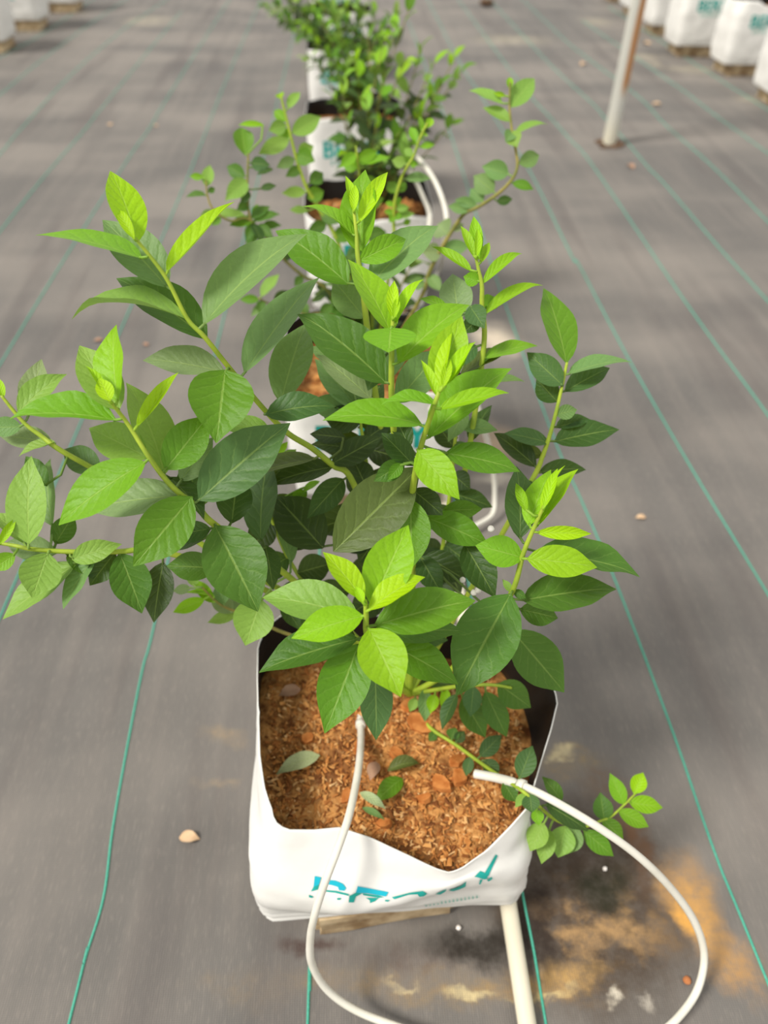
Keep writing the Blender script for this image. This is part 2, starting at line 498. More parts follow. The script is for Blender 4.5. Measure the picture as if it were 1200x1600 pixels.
def rows_bvh(rows):
    n = len(rows[0]); vs = [p for r in rows for p in r]; fs = []
    for i in range(len(rows) - 1):
        for j in range(n):
            fs.append((i * n + j, i * n + (j + 1) % n, (i + 1) * n + (j + 1) % n, (i + 1) * n + j))
    return BVHTree.FromPolygons(vs, fs)
def make_chips(o_parent, off, edge, c, zfun, count, seed, size=(0.003, 0.008)):
    r = random.Random(seed)
    vs = []; fs = []; tones = []
    n = len(edge)
    for _ in range(count):
        j = r.randrange(n); s = sqrt(r.random()) * 0.93
        x = c.x + (edge[j].x - c.x) * s; y = c.y + (edge[j].y - c.y) * s
        z = zfun(x, y) + 0.004 * (noise.noise(Vector((x * 30, y * 30, seed))) + 0.6 * noise.noise(Vector((x * 80, y * 80, seed)))) + r.uniform(-.0005, .002)
        L = r.uniform(*size); Wd = L * r.uniform(.25, .6); Hh = L * r.uniform(.12, .3)
        Rm = Matrix.Rotation(r.uniform(0, 2 * pi), 3, 'Z') @ Matrix.Rotation(r.uniform(-.6, .6), 3, 'X') @ Matrix.Rotation(r.uniform(-.6, .6), 3, 'Y')
        b = len(vs); t = r.random() ** 1.0
        for q in ((-L, -Wd * r.uniform(.3, 1), 0), (L, -Wd * r.uniform(.3, 1), 0), (L * r.uniform(.6, 1), Wd, 0), (-L * r.uniform(.6, 1), Wd * r.uniform(.4, 1), 0), (-L * .4, 0, Hh), (L * .4, 0, Hh)):
            vs.append(Vector((x, y, z)) + Rm @ Vector(q) - off); tones.append(t)
        fs += [(b, b + 1, b + 5, b + 4), (b + 1, b + 2, b + 5), (b + 2, b + 3, b + 4, b + 5), (b + 3, b, b + 4)]
    me = mesh_of('coir_chips', vs, fs)
    at = me.attributes.new('tone', 'FLOAT', 'POINT')
    at.data.foreach_set('value', tones)
    o = obj('coir_chips', me, M_CHIP, o_parent, smooth=False)
    o['kind'] = 'stuff'
    return o

NSEG = 160
U3 = lambda x, y, z: Vector((x, y, z)) * K
# --- the near bag, its rim traced all the way round
bagA = thing('grow_bag', U3(.05, .51, .06), 'nearest white grow bag with torn dipping front rim, full of brown coir', 'grow bag', 'white grow bags of the centre row')
offA = bagA.location.copy()
RIM = [(402, 1010, .31), (401, 1060, .31), (402, 1104, .31), (404, 1112, .307), (403, 1122, .31), (405, 1180, .30), (412, 1230, .295), (421, 1258, .287), (425, 1266, .282), (425, 1274, .28), (434, 1290, .272), (452, 1297, .266), (490, 1297, .26), (530, 1293, .26), (580, 1310, .25), (640, 1338, .235),
       (685, 1360, .22), (703, 1365, .213), (722, 1358, .215), (760, 1330, .23), (800, 1290, .25), (825, 1262, .26), (845, 1195, .28), (862, 1140, .29), (872, 1098, .30), (868, 1078, .31), (835, 1030, .31), (760, 985, .32), (640, 965, .32), (500, 955, .32), (440, 960, .32), (415, 980, .315)]
cA = U3(.05, .51, 0)
rimA = polar_loop([G(*p) for p in RIM], cA, NSEG)
botA = polar_loop([q * K for q in rrect(-.128, .3555, .213, .655, .014, .06)], cA, NSEG)
for q in botA:      # front edge runs slightly askew
    q.y += 0.016 * K * max(0, (q.x / K + .127) / .34) * (1 if q.y < cA.y else 0)
lowA = polar_loop([q * K for q in rrect(-.137, .356, .222, .662, .022, .09)], cA, NSEG)
midA = polar_loop([q * K for q in rrect(-.142, .350, .230, .668, .04, .165)], cA, NSEG)
for q in midA:
    if q.y < cA.y:
        xx = q.x / K
        q.y -= 0.020 * K * exp(-((xx - .0) / .10) ** 2) - 0.012 * K * max(0, (xx - .1) / .12)
        q.z += 0.02 * K * exp(-((xx - .13) / .07) ** 2)
topA = []
for a, b in zip(midA, rimA):
    q = a.lerp(b, 0.55); topA.append(q)
rowsA = shell([botA, lowA, midA, topA, rimA], 9, 0.0035, 3.3)
filmA = bag_film('bag_film', rowsA, bagA, offA)
def soilA_z(x, y):
    xx, yy = x / K, y / K
    z = .205 + .02 * min(1, max(0, (yy - .36) / .2))
    z -= .012 * exp(-(((xx - .11) / .06) ** 2 + ((yy - .36) / .05) ** 2)) * 1.0
    return z * K
soilA, edgeA, ceA = soil_part(rowsA, soilA_z, bagA, offA, 26, 0.004, 11)
make_chips(bagA, offA, edgeA, ceA, soilA_z, 5200, 11, (.0012, .0048))
bvhA = rows_bvh(rowsA)
camdir = lambda co: (CAM, (co - CAM).normalized())
def pxpoly(pts): return ([P(a, b, .9) for a, b in pts], camdir)
BERRY_LIT = [[(492, 1368), (502, 1370), (499, 1381), (490, 1385)], [(512, 1374), (524, 1375), (536, 1380), (541, 1387), (538, 1391), (530, 1390), (528, 1385), (518, 1382), (510, 1381)],
            [(559, 1384), (607, 1393), (603, 1400), (575, 1395), (556, 1394)]]
BERRY_TE = [[(490, 1385), (499, 1381), (497, 1389), (486, 1392)], [(483, 1397), (490, 1400), (488, 1402), (483, 1401)], [(499, 1389), (525, 1391), (545, 1396), (545, 1399), (524, 1394), (499, 1391)],
            [(527, 1402), (533, 1402), (532, 1405), (527, 1405)], [(556, 1394), (566, 1395), (556, 1400), (553, 1409), (545, 1409), (546, 1399)], [(566, 1395), (590, 1398), (600, 1401), (592, 1402), (568, 1398)],
            [(572, 1402), (592, 1402), (586, 1407), (578, 1410), (578, 1406)], [(602, 1405), (609, 1405), (606, 1408), (601, 1407)], [(612, 1401), (640, 1394), (660, 1391), (667, 1395), (662, 1399), (655, 1400), (652, 1396), (638, 1397), (616, 1404)],
            [(680, 1396), (690, 1391), (698, 1388), (695, 1392), (688, 1396)], [(700, 1390), (712, 1386), (721, 1382), (728, 1376), (727, 1384), (718, 1388), (708, 1391)]]
LOGO = [[(774, 1334), (777, 1336), (763, 1367), (757, 1372), (757, 1363)], [(741, 1369), (750, 1360), (757, 1363), (762, 1371), (757, 1373), (746, 1370)], [(750, 1373), (754, 1373), (750, 1381), (748, 1380)], [(760, 1374), (768, 1369), (769, 1372), (763, 1376)]]
SMALLT = []
for k in range(14):
    x = 664 + 6.1 * k; y = 1413.5 - 1.0 * k
    SMALLT.append([(x, y), (x + 3.5, y - .7), (x + 3.2, y + .8), (x + .4, y + 1.4)])
    if k > 3: SMALLT.append([(x + 1, y - 3), (x + 2.2, y - 3.2), (x + 2.0, y + 1), (x + .8, y + 1.2)])
print_on('lettering', [pxpoly(q) for q in BERRY_LIT], M_TEAL_LIT, bvhA, bagA, offA)
print_on('lettering', [pxpoly(q) for q in BERRY_TE], M_TEAL, bvhA, bagA, offA)
print_on('emblem', [pxpoly(q) for q in LOGO], M_TEAL, bvhA, bagA, offA)
print_on('small_lettering', [pxpoly(q) for q in SMALLT], M_PTXT, bvhA, bagA, offA, 1)

# --- lettering outline for the other bags
cu = bpy.data.curves.new('word', 'FONT'); cu.body = 'BERRY'; cu.size = 1.0; cu.offset = 0.028
cu.resolution_u = 3
wo = bpy.data.objects.new('word', cu); COL.objects.link(wo)
bpy.context.view_layer.update()
wm = bpy.data.meshes.new_from_object(wo)
bpy.data.objects.remove(wo)
WX = [v.co.x for v in wm.vertices]; WX0, WX1 = min(WX), max(WX)
WPOLY = [[((wm.vertices[i].co.x - WX0) / (WX1 - WX0), wm.vertices[i].co.y / 0.72) for i in p.vertices] for p in wm.polygons]
def make_bag(x0, y0, wdt, dep, zt, label, group, seed, flare=1.06, word=(.22, .92, .60, .80), logo=False, soil_drop=.07, word_mat=None):
    """x0,y0: front left bottom corner, survey units"""
    r = random.Random(seed); z0 = .06
    cx, cy = x0 + wdt / 2, y0 + dep / 2
    root = thing('grow_bag', U3(cx, cy, z0), label, 'grow bag', group)
    off = root.location.copy(); c = U3(cx, cy, 0)
    n = 72
    def lp(f, z, rad, jit):
        l = polar_loop([q * K for q in rrect(cx - wdt / 2 * f, cy - dep / 2 * f, cx + wdt / 2 * f, cy + dep / 2 * f, rad, z)], c, n)
        for j, q in enumerate(l):
            a = 2 * pi * j / n
            q.z += jit * K * (noise.noise(Vector((cos(a) * 1.6, sin(a) * 1.6, seed))) + .4 * noise.noise(Vector((cos(a) * 4, sin(a) * 4, seed + 5))))
        return l
    loops = [lp(.97, z0, .03, 0), lp(1.01, z0 + .04, .035, 0), lp(1.04, z0 + (zt - z0) * .5, .045, 0), lp(1.03, z0 + (zt - z0) * .8, .05, .01), lp(flare, zt, .07, .022)]
    rows = shell(loops, 4, 0.0045, seed)
    bag_film('bag_film', rows, root, off)
    zs = (zt - soil_drop) * K
    zf = lambda x, y: zs
    so, edge, ce = soil_part(rows, zf, root, off, 8, 0.005, seed)
    make_chips(root, off, edge, ce, zf, 220, seed, (.005, .012))
    bv = rows_bvh(rows)
    a0, a1, b0, b1 = word
    def mp(u, v): return U3(x0 + wdt * (a0 + (a1 - a0) * u), y0 - .5, z0 + (zt - z0) * (b0 + (b1 - b0) * v))
    dirf = lambda co: (co, Vector((0, 1, 0)))
    if word[1] > 0:
        print_on('lettering', [([mp(u, v) for u, v in q], dirf) for q in WPOLY], word_mat or M_TEAL, bv, root, off, 2)
        marks = []
        for k in range(9):
            u = .12 + k * .085; hgt = .22 + .1 * r.random()
            marks.append([mp(u, -.50), mp(u + .03, -.50), mp(u + .03, -.50 + hgt), mp(u, -.50 + hgt)])
            marks.append([mp(u, -.50 + hgt), mp(u + .06, -.50 + hgt), mp(u + .06, -.44 + hgt), mp(u, -.44 + hgt)])
        print_on('small_lettering', [(q, dirf) for q in marks], M_PTXT, bv, root, off, 1)
    if logo:
        pl = [[mp(.72 + .05 * cos(a), -.9 + .3 * sin(a)) for a in frange(0, 2 * pi * .9, 9)]]
        print_on('emblem', [(q, dirf) for q in pl], M_LIMEP, bv, root, off, 1)
        pl = [[mp(.82, -.95), mp(1.0, -.95), mp(1.0, -.8), mp(.82, -.8)]]
        print_on('emblem', [(q, dirf) for q in pl], M_TEAL, bv, root, off, 1)
    return root
def make_block(x0, y0, x1, y1, z, label, group, seed):
    c = U3((x0 + x1) / 2, (y0 + y1) / 2, 0)
    c.z = max(hfun(c.x + dx, c.y + dy) for dx in (-.06, 0, .06) for dy in (-.04, 0, .04)) - .002
    bm = bmesh.new()
    bmesh.ops.create_cube(bm, size=1.0)
    h = z * K - c.z
    bmesh.ops.scale(bm, vec=((x1 - x0) * K, (y1 - y0) * K, h), verts=bm.verts)
    bmesh.ops.translate(bm, vec=(0, 0, h / 2), verts=bm.verts)
    bmesh.ops.bevel(bm, geom=bm.edges[:], offset=.005, segments=2, affect='EDGES')
    bmesh.ops.subdivide_edges(bm, edges=[e for e in bm.edges if e.calc_length() > .03], cuts=3, use_grid_fill=True)
    for v in bm.verts:
        if v.co.z > 0.001 and v.co.z < h - .001 or abs(v.co.z - h) > .001 and v.co.z > .002:
            v.co += Vector((noise.noise(v.co * 40 + Vector((seed, 0, 0))), noise.noise(v.co * 40 + Vector((0, seed, 0))), 0)) * .003
    o = obj('support_block', bm, M_BLOCK, None, False)
    o.location = c
    o.rotation_euler.z = radians(2 * sin(seed * 3.1))
    return tag(o, label, 'block', group)
blk = make_block(-.075, .367, .125, .60, .0585, 'stained pale block under the nearest grow bag', 'support blocks under the centre row', 1)
blk.rotation_euler.z = radians(6.5)

CENTRE = [  # x0, y0, label
    (-.123, 1.21, 'second grow bag of the centre row, white, mostly hidden by the large blueberry plant'),
    (-.105, 2.05, 'third grow bag of the centre row, white, black mouth open behind the large plant'),
    (-.130, 2.98, 'fourth grow bag of the centre row, white, under the dense dark bush'),
    (-.155, 4.02, 'fifth grow bag of the centre row, white, left edge showing beside dense bush'),
    (-.172, 4.95, 'sixth grow bag of the centre row, small white, near the top of the photo'),
    (-.190, 5.85, 'seventh grow bag of the centre row, tiny white, among leaves at top edge'),
]
for i, (x0, y0, lb) in enumerate(CENTRE):
    make_bag(x0, y0, .345, .32, .325 + .01 * (i % 2), lb, 'white grow bags of the centre row', 20 + i * 3.7, word=(.16, .84, .52, .74))
    make_block(x0 + .05, y0 + .02, x0 + .29, y0 + .25, .0585, ['stained block under the second centre grow bag', 'stained block under the third centre grow bag', 'stained block under the fourth centre grow bag', 'stained block under the fifth centre grow bag', 'stained block under the sixth centre grow bag', 'stained block under the seventh centre grow bag'][i], 'support blocks under the centre row', 5 + i)
RIGHT = [(2.34, 4.42, 'white grow bag cut by the right edge of the photo, nearest in the right row'),
         (2.335, 5.08, 'whole white grow bag second from the right edge with green BERRY print'),
         (2.20, 5.58, 'white grow bag third from the right edge with partly hidden green print'),
         (2.24, 6.23, 'white grow bag just right of the pole, fourth from the right edge'),
         (2.265, 6.91, 'white grow bag just left of the pole at the top edge'),
         (2.28, 7.55, 'farthest sliver of a white grow bag of the right row')]
for i, (x0, y0, lb) in enumerate(RIGHT):
    make_bag(x0, y0, .37, .27, .375, lb, 'white grow bags of the right row', 60 + i * 2.3, 1.0, word=(.24, .92, .62, .82), soil_drop=.05)
    make_block(x0 + .05, y0 + .03, x0 + .33, y0 + .25, .0585, ['stained block under the grow bag cut by the right edge', 'stained block under the whole right-hand grow bag', 'stained block under the third grow bag from the right edge', 'stained block under the grow bag just right of the pole', 'stained block under the grow bag just left of the pole', 'stained block under the farthest right-row grow bag'][i], 'support blocks under the right row', 30 + i)
LEFT = [(-2.49, 5.58, 'white grow bag cut by the left edge of the photo, nearest in the left row'),
        (-2.455, 6.24, 'middle white grow bag of the left row with a small lime emblem'),
        (-2.37, 6.90, 'farthest white grow bag of the left row, cut by the top edge')]
for i, (x0, y0, lb) in enumerate(LEFT):
    make_bag(x0, y0, .36, .28, .375, lb, 'white grow bags of the left row', 80 + i * 2.9, 1.0, word=(.1, .62, .55, .72), logo=(i == 1), soil_drop=.05)
    make_block(x0 + .04, y0 + .02, x0 + .33, y0 + .25, .0585, ['stained block under the leftmost grow bag', 'stained block under the middle left-row grow bag', 'stained block under the farthest left-row grow bag'][i], 'support blocks under the left row', 50 + i)

# ------------------------------------------------------------------ leaves
CLS = {'1': (38, 52, 28), '2': (46, 66, 32), '3': (54, 84, 34), '4': (74, 114, 38), '5': (90, 136, 28), '6': (132, 170, 72), '7': (114, 166, 28), '8': (136, 184, 22), '9': (158, 202, 12),  # shade inside the plant is put into the darkest greens
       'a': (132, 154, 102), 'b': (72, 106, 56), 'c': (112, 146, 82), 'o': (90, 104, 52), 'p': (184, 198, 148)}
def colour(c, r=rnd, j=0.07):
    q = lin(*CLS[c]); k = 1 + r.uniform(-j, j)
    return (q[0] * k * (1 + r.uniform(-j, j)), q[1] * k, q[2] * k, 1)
def leaf_geo(L, Wd, fold, arch, recurve, pet=None, nu=6, nv=12, wave=0.0, ph=0.0, shape=0.0, thick=True):
    """leaf blade in local x (across) y (along) z (upper face normal)"""
    vs = []; fs = []; uvs = []
    e = 0.76 + 0.14 * shape; g = 0.96 - 0.10 * shape
    pk = ((e / (e + g)) ** e) * ((g / (e + g)) ** g)
    for j in range(nv + 1):
        v = j / nv
        wv = (v ** e) * ((1 - v) ** g) / pk * (1 - 0.22 * max(0, v - .62) ** 2 / .0676 * (v < .88) - 0.22 * (v >= .88))
        wv = max(wv, 0.012 if j else 0.02)
        zc = arch * L * 4 * v * (1 - v) - recurve * L * max(0, v - .72) ** 2 * 6
        for i in range(nu + 1):
            u = -1 + 2 * i / nu
            x = u * Wd / 2 * wv
            lift = abs(u) ** 1.4 * Wd / 2 * wv * math.tan(fold)
            wob = wave * Wd * sin(v * 14 + ph + (0 if u > 0 else 1.7)) * u * u * sin(pi * v)
            vs.append(Vector((x, v * L, zc + lift + wob))); uvs.append((i / nu, v))
    n = nu + 1
    for j in range(nv):
        for i in range(nu):
            a = j * n + i
            fs.append((a, a + 1, a + 1 + n, a + n))
    if pet is not None and pet.length > 0.0015:
        b = len(vs)
        mid = pet * 0.5 + Vector((0, -0.15 * pet.length, 0))
        pv, pf = tube_geo([pet, mid, Vector((0, 0.002, 0))], lambda t: 0.0011, 5)
        vs += pv; uvs += [(0.5, 0.05)] * len(pv)
        fs += [tuple(k + b for k in f) for f in pf]
    return vs, fs, uvs
def leaf_mesh(*a, **k):
    vs, fs, uvs = leaf_geo(*a, **k)
    me = mesh_of('leaf', vs, fs)
    ul = me.uv_layers.new(name='UVMap')
    flat = []
    for lp in me.loops: flat += uvs[lp.vertex_index]
    ul.data.foreach_set('uv', flat)
    me.materials.append(M_LEAF)
    for p in me.polygons: p.use_smooth = True
    return me

class Shoot:
    def __init__(s, plant, spec, r0=.0036, r1=.0013, mat=None):
        """spec: list of (px,py,depth) tip first"""
        s.px = [(a, b) for a, b, _ in spec]
        s.d = [d for _, _, d in spec]
        cv = catmull([P(*q) for q in spec], 8)
        s.cv = cv; s.plant = plant; s.off = plant.location.copy()
        s.cvp = [proj(p) for p in cv]; s.cvd = [depth_of(p) for p in cv]
        s.o = tube('stem', cv, lambda t: .86 * (r1 + (r0 - r1) * t ** .8), mat or M_STEM, plant, 8, s.off)
    def near2(s, x, y):
        best = min(range(len(s.cv)), key=lambda i: (s.cvp[i][0] - x) ** 2 + (s.cvp[i][1] - y) ** 2)
        return best
def place_leaf(sh, line, ratio=0.46, dov=None):
    tk = line.split()
    bx, by, tx, ty, wpx = (float(q) for q in tk[:5]); c = tk[5]
    slope = None; zo = 0.0; arch = rnd.uniform(.015, .06); rec = rnd.uniform(.02, .10); flip = False; fold = None; dabs = dov
    for q in tk[6:]:
        k, val = q[0], q[1:]
        if k == 's': slope = float(val)
        elif k == 'z': zo = float(val)
        elif k == 'k': arch = float(val)
        elif k == 'r': rec = float(val)
        elif k == 'v': fold = radians(float(val))
        elif k == 'x': flip = True
        elif k == 'd': dabs = float(val)
    i = sh.near2(bx, by)
    D = dabs if dabs is not None else sh.cvd[i] + zo
    if dabs is not None:
        i = min(range(len(sh.cv)), key=lambda j: (sh.cv[j] - P(bx, by, D)).length + .3 * abs(j - i) / len(sh.cv) * .05)
    B = P(bx, by, D)
    up = by - ty
    ln = sqrt((tx - bx) ** 2 + (ty - by) ** 2)
    dz = (0.3 * up if slope is None else slope * ln) * D / F
    T = P(tx, ty, D + dz)
    a = T - B; L = a.length; a.normalize()
    wapp = wpx * (D + dz / 2) / F * K
    young = c in '89' and wpx < 26
    rr = 0.25 if young else ratio
    Wd = max(wapp, rr * L)
    phi = math.acos(max(0.2, min(1, wapp / Wd)))
    if abs(phi) < .15: phi = rnd.uniform(-.15, .15)
    view = (CAM - (B + T) / 2).normalized()
    n0 = (view - a * view.dot(a)).normalized()
    cand = []
    for s_ in (1, -1):
        n1 = Matrix.Rotation(phi * s_, 3, a) @ n0
        cand.append(n1)
    cand.sort(key=lambda q: -q.z)
    n = cand[1] if flip else cand[0]
    l = a.cross(n).normalized()
    n = l.cross(a).normalized()
    if fold is None: fold = radians(30 if young else rnd.uniform(11, 25))
    M3 = Matrix((l, a, n)).transposed()
    pet = M3.transposed() @ (sh.cv[i] - B)
    big = ln > 45
    me = leaf_mesh(L, Wd, fold, arch, rec, pet, 6 if big else 4, 12 if big else 8, 0.0 if young else rnd.uniform(.0, .035), rnd.uniform(0, 6), rnd.uniform(-.3, .5))
    o = bpy.data.objects.new('leaf', me)
    link(o, sh.o)
    o.matrix_basis = Matrix.Translation(B - sh.off) @ M3.to_4x4()
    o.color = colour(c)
    return o
def leaves(sh, text, **k):
    for ln in text.strip().splitlines():
        ln = ln.strip()
        if ln: place_leaf(sh, ln, **k)

# ------------------------------------------------------------------ the near blueberry plant
BASE = (640, 1085, 1.005)
plA = thing('blueberry_plant', G(640, 1085, .215), 'large blueberry plant in the nearest bag with many broad green leaves', 'plant', 'blueberry plants of the centre row')
S1 = Shoot(plA, [(212, 373, .66), (258, 432, .68), (292, 497, .70), (320, 527, .71), (360, 577, .74), (413, 640, .78), (450, 677, .80), (487, 700, .82), (520, 727, .84), (552, 755, .86), (600, 900, .93), BASE])
leaves(S1, '''
262 450 160 342 68 c s.15 z.012
216 378 173 265 52 9 s.1 k.03
210 374 184 326 18 9 z-.01
222 404 55 366 25 7 k.04 r.02
260 426 362 308 22 9 k-.02 r.12 v34
324 531 182 432 64 4 s.1 z.012
290 498 110 482 22 6 k.09 r.2
318 508 478 363 60 c k.05
352 582 222 560 46 a s.05 z.01
352 578 338 692 100 5 s-.35 z-.012
382 583 496 430 52 c
438 630 478 502 62 c z.008
415 648 524 634 44 b z-.015 k.08
493 717 384 744 25 o
520 730 418 758 38 2
537 748 480 810 42 3
518 725 597 682 42 2
545 700 486 694 24 2
540 684 484 678 26 1
574 765 552 718 42 2 z.01
505 857 430 774 76 2 d.86
''')
S2 = Shoot(plA, [(173, 628, .66), (200, 663, .68), (230, 710, .69), (257, 747, .71), (283, 773, .725), (310, 793, .74), (338, 822, .76), (450, 900, .86), (560, 1000, .95), BASE])
leaves(S2, '''
184 628 178 505 44 8 k.03
172 627 155 590 27 9 z-.012
165 620 133 570 12 9 z-.008
186 642 123 537 62 6 s.2 z.01
257 742 200 595 62 6 s.15 z.01
232 716 138 668 60 6 s.2 z.014
182 657 12 650 42 7 k.05
213 668 277 580 20 9 k-.02
228 722 90 820 64 7 s-.05
258 734 327 648 62 5 z.004
282 775 130 797 56 a s.1 z.012
300 776 208 885 78 5 s-.25 z-.01
336 821 403 955 96 4 s-.2 z-.012
310 782 453 660 84 b z-.005 s.1
330 826 262 838 34 b z.02
320 842 240 862 24 3 z.03
340 888 260 884 46 4 z.01
282 752 333 683 42 a z.02
305 775 295 722 46 b z.03
420 668 346 668 30 6 z.04
362 818 372 742 56 3 z.02
407 846 420 710 52 b z.02
455 880 432 800 26 c z.02
415 852 427 922 36 3 z.01
408 936 383 1009 64 6 d.87 s-.1
440 940 470 985 26 3 d.9
265 745 320 810 30 3 z.03
''')
S3 = Shoot(plA, [(2, 618, .78), (37, 660, .79), (67, 683, .795), (97, 705, .80), (200, 765, .85), (330, 860, .89), (500, 960, .96), BASE], .0036, .0013)
leaves(S3, '''
6 622 -8 588 15 9
28 645 103 583 36 6 k.06
46 648 64 560 40 a z.01
34 667 -20 668 32 c
82 692 -2 680 36 a z.01
86 690 28 712 13 6
158 735 97 702 44 b
74 760 40 712 30 4
''')
S4 = Shoot(plA, [(-22, 846, .79), (20, 852, .79), (50, 858, .79), (110, 862, .80), (183, 862, .81), (253, 862, .83), (380, 905, .88), (520, 985, .96), BASE], .0036, .0013)
leaves(S4, '''
45 850 48 712 58 6 s.1 z-.01
82 822 76 716 34 c z.015
0 850 26 808 14 9 z-.02
112 874 190 850 36 6 k.08
75 864 50 934 62 6 s-.2 z-.006
120 880 3 967 42 6 s-.1 z.01
150 868 97 951 28 c z.01
180 863 140 915 40 3 z.01
187 864 222 958 62 4 s-.1
255 878 240 973 48 2 s-.1
24 866 -12 890 28 7
90 864 8 848 40 a z.012
86 850 116 803 36 4 z.012
40 850 -14 800 30 6 z.02
105 866 150 905 26 5 z.02
''')
S5 = Shoot(plA, [(316, 918, .93), (345, 945, .95), (385, 962, .97), (432, 984, .985), (470, 1000, .99), (560, 1050, 1.0), BASE], .0026, .001, M_STEMB)
leaves(S5, '''
320 936 270 957 22 8
334 942 303 905 20 8
336 932 288 926 8 8
362 958 330 925 30 a
372 956 324 973 20 6
298 918 270 924 16 a
300 915 304 900 18 6
385 962 360 930 26 a
350 945 340 912 26 c
''', ratio=.4)
S6 = Shoot(plA, [(552, 322, .77), (557, 367, .775), (559, 400, .78), (566, 440, .79), (573, 507, .81), (590, 640, .87), (615, 800, .93), BASE], .004, .0012)
leaves(S6, '''
563 396 570 264 57 7 s.05 z.01
552 332 540 274 15 9
553 330 555 288 15 9 z-.006
561 348 606 267 25 9
553 369 470 322 17 7 k.10
560 408 636 372 40 7 k.12 r.2
545 445 430 356 62 5 k.04
578 446 684 350 56 c
570 498 520 436 52 c z.012
600 600 640 520 40 c z.03
''')
S7 = Shoot(plA, [(614, 492, .69), (613, 520, .695), (612, 553, .70), (612, 627, .73), (620, 720, .79), (638, 880, .90), BASE], .0036, .0013)
leaves(S7, '''
611 521 545 403 47 8 k.03
613 497 616 438 19 9 z-.006
615 498 622 464 12 9 z-.01
617 508 661 432 17 9 r.14
611 512 607 550 84 7 s-1.2 z-.008 v6
604 600 465 487 72 4 k.05
622 568 733 473 56 7 z-.006
580 624 495 553 42 a z.03
618 630 690 545 56 c z.035
596 560 575 610 34 b z.05
''')
S8 = Shoot(plA, [(686, 612, .65), (678, 635, .655), (660, 690, .69), (650, 733, .71), (643, 790, .76), (645, 880, .85), (642, 1000, .96), BASE], .0038, .0014)
leaves(S8, '''
684 622 658 562 15 9
688 608 706 517 19 9
692 606 704 560 16 9 z-.006
682 608 722 493 58 8 s.1 z.012
694 606 742 530 20 9 r.15
683 633 595 630 19 7 k.08
685 640 796 610 23 8 k.03 r.12
669 685 798 571 60 7 s.15 z.006
660 664 504 655 44 7 k.08
653 704 718 780 56 8 s-.3 z-.012
695 708 813 735 46 5 z.02
521 862 657 728 94 o d.735 k.04 s.1
647 728 596 676 38 3 z.012
632 722 584 752 32 4 z.012
628 724 606 750 20 5 z.006
643 780 640 894 60 5 s-.1 z-.008
645 765 692 805 40 2 z.03
690 798 754 795 30 5 z.03
666 808 764 852 48 5 z.012
640 700 610 640 30 3 z.06
''')
S9 = Shoot(plA, [(571, 938, .655), (572, 962, .665), (573, 990, .69), (585, 1035, .79), (615, 1068, .92), BASE], .0038, .0014)
leaves(S9, '''
580 946 638 820 74 8 s.2 z.008
568 938 505 862 38 9 z-.006
567 942 556 916 15 9 z-.012
576 954 663 899 37 9 z-.008
568 962 455 997 52 8 k.04
562 966 410 932 64 6 s.2 z.014
584 978 743 937 70 5 z.01
590 992 728 984 46 4 z.03
600 1002 717 1068 58 5 z.02
577 982 626 1088 76 8 s-.45 z-.012
560 998 403 1048 58 4 z.012
561 1006 507 1146 80 5 s-.25
586 1040 588 1157 52 b s-.1 z.02
640 1060 716 1074 26 3 z.06
556 1000 520 985 26 3 z.04
''')
S10 = Shoot(plA, [(852, 786, .72), (832, 830, .735), (817, 867, .75), (800, 925, .78), (760, 990, .87), (700, 1050, .96), BASE], .0036, .0014)
leaves(S10, '''
823 800 806 754 16 8
826 822 860 733 40 8 z.006
850 794 871 731 17 9 z-.006
846 800 882 726 10 9
838 824 901 730 34 9 z.004
838 832 924 834 22 9 k.05
823 873 934 886 50 8 k.05 z-.01
818 872 743 852 50 7 k.05
812 842 808 728 50 b s.15 z.015
838 862 1002 897 46 4 z.03
816 938 964 918 60 4
798 928 714 1086 100 4 s-.25 z-.014
812 952 872 966 40 4 z.02
800 985 882 1082 72 4 s-.05 z.01
726 850 774 934 52 3 z.04
655 868 690 928 40 3 d.86
664 868 730 908 48 2 d.88
800 925 785 905 12 6
802 922 822 935 14 4
''')
S11 = Shoot(plA, [(886, 566, .84), (873, 627, .85), (860, 677, .86), (847, 715, .87), (833, 747, .88), (770, 860, .93), (690, 1000, .99), BASE], .0036, .0014)
leaves(S11, '''
885 568 851 448 48 5 k.03
888 585 987 564 21 c k.06
882 612 953 574 36 b z.01
879 602 823 550 42 b z-.004
871 628 838 592 36 3 z.008
868 648 902 640 24 c
866 690 968 670 42 3
868 668 925 655 22 3 z.012
858 692 788 676 26 b
838 730 772 676 34 2
842 738 916 733 28 3
848 712 800 700 22 o z.015
836 752 812 785 26 3
''')
S12 = Shoot(plA, [(743, 398, .80), (748, 423, .805), (753, 447, .81), (753, 480, .82), (756, 540, .84), (735, 690, .88), (712, 800, .93), (670, 980, .99), BASE], .0036, .0013)
leaves(S12, '''
747 407 740 336 21 8
744 402 746 356 12 9 z-.006
741 402 720 352 14 8
750 412 765 378 14 8
737 424 675 383 15 8
754 444 816 392 18 8 k.08 r.15
757 492 848 441 18 8 k.06 r.12
749 440 724 432 24 7
757 482 774 464 28 7 z.01
716 502 707 427 52 a
734 478 757 513 34 b s-.5
700 486 655 466 15 7 k.1
746 500 722 522 26 3
735 690 768 632 26 3
720 668 778 672 24 c
745 540 700 575 30 b
720 585 800 545 24 o
725 598 790 540 20 7 k.06
756 560 840 538 22 7
760 600 820 595 12 c
728 640 700 690 28 c
''')
S14 = Shoot(plA, [(716, 640, .88), (711, 690, .89), (703, 770, .91), (688, 880, .95), (668, 985, .99), BASE], .003, .0014)
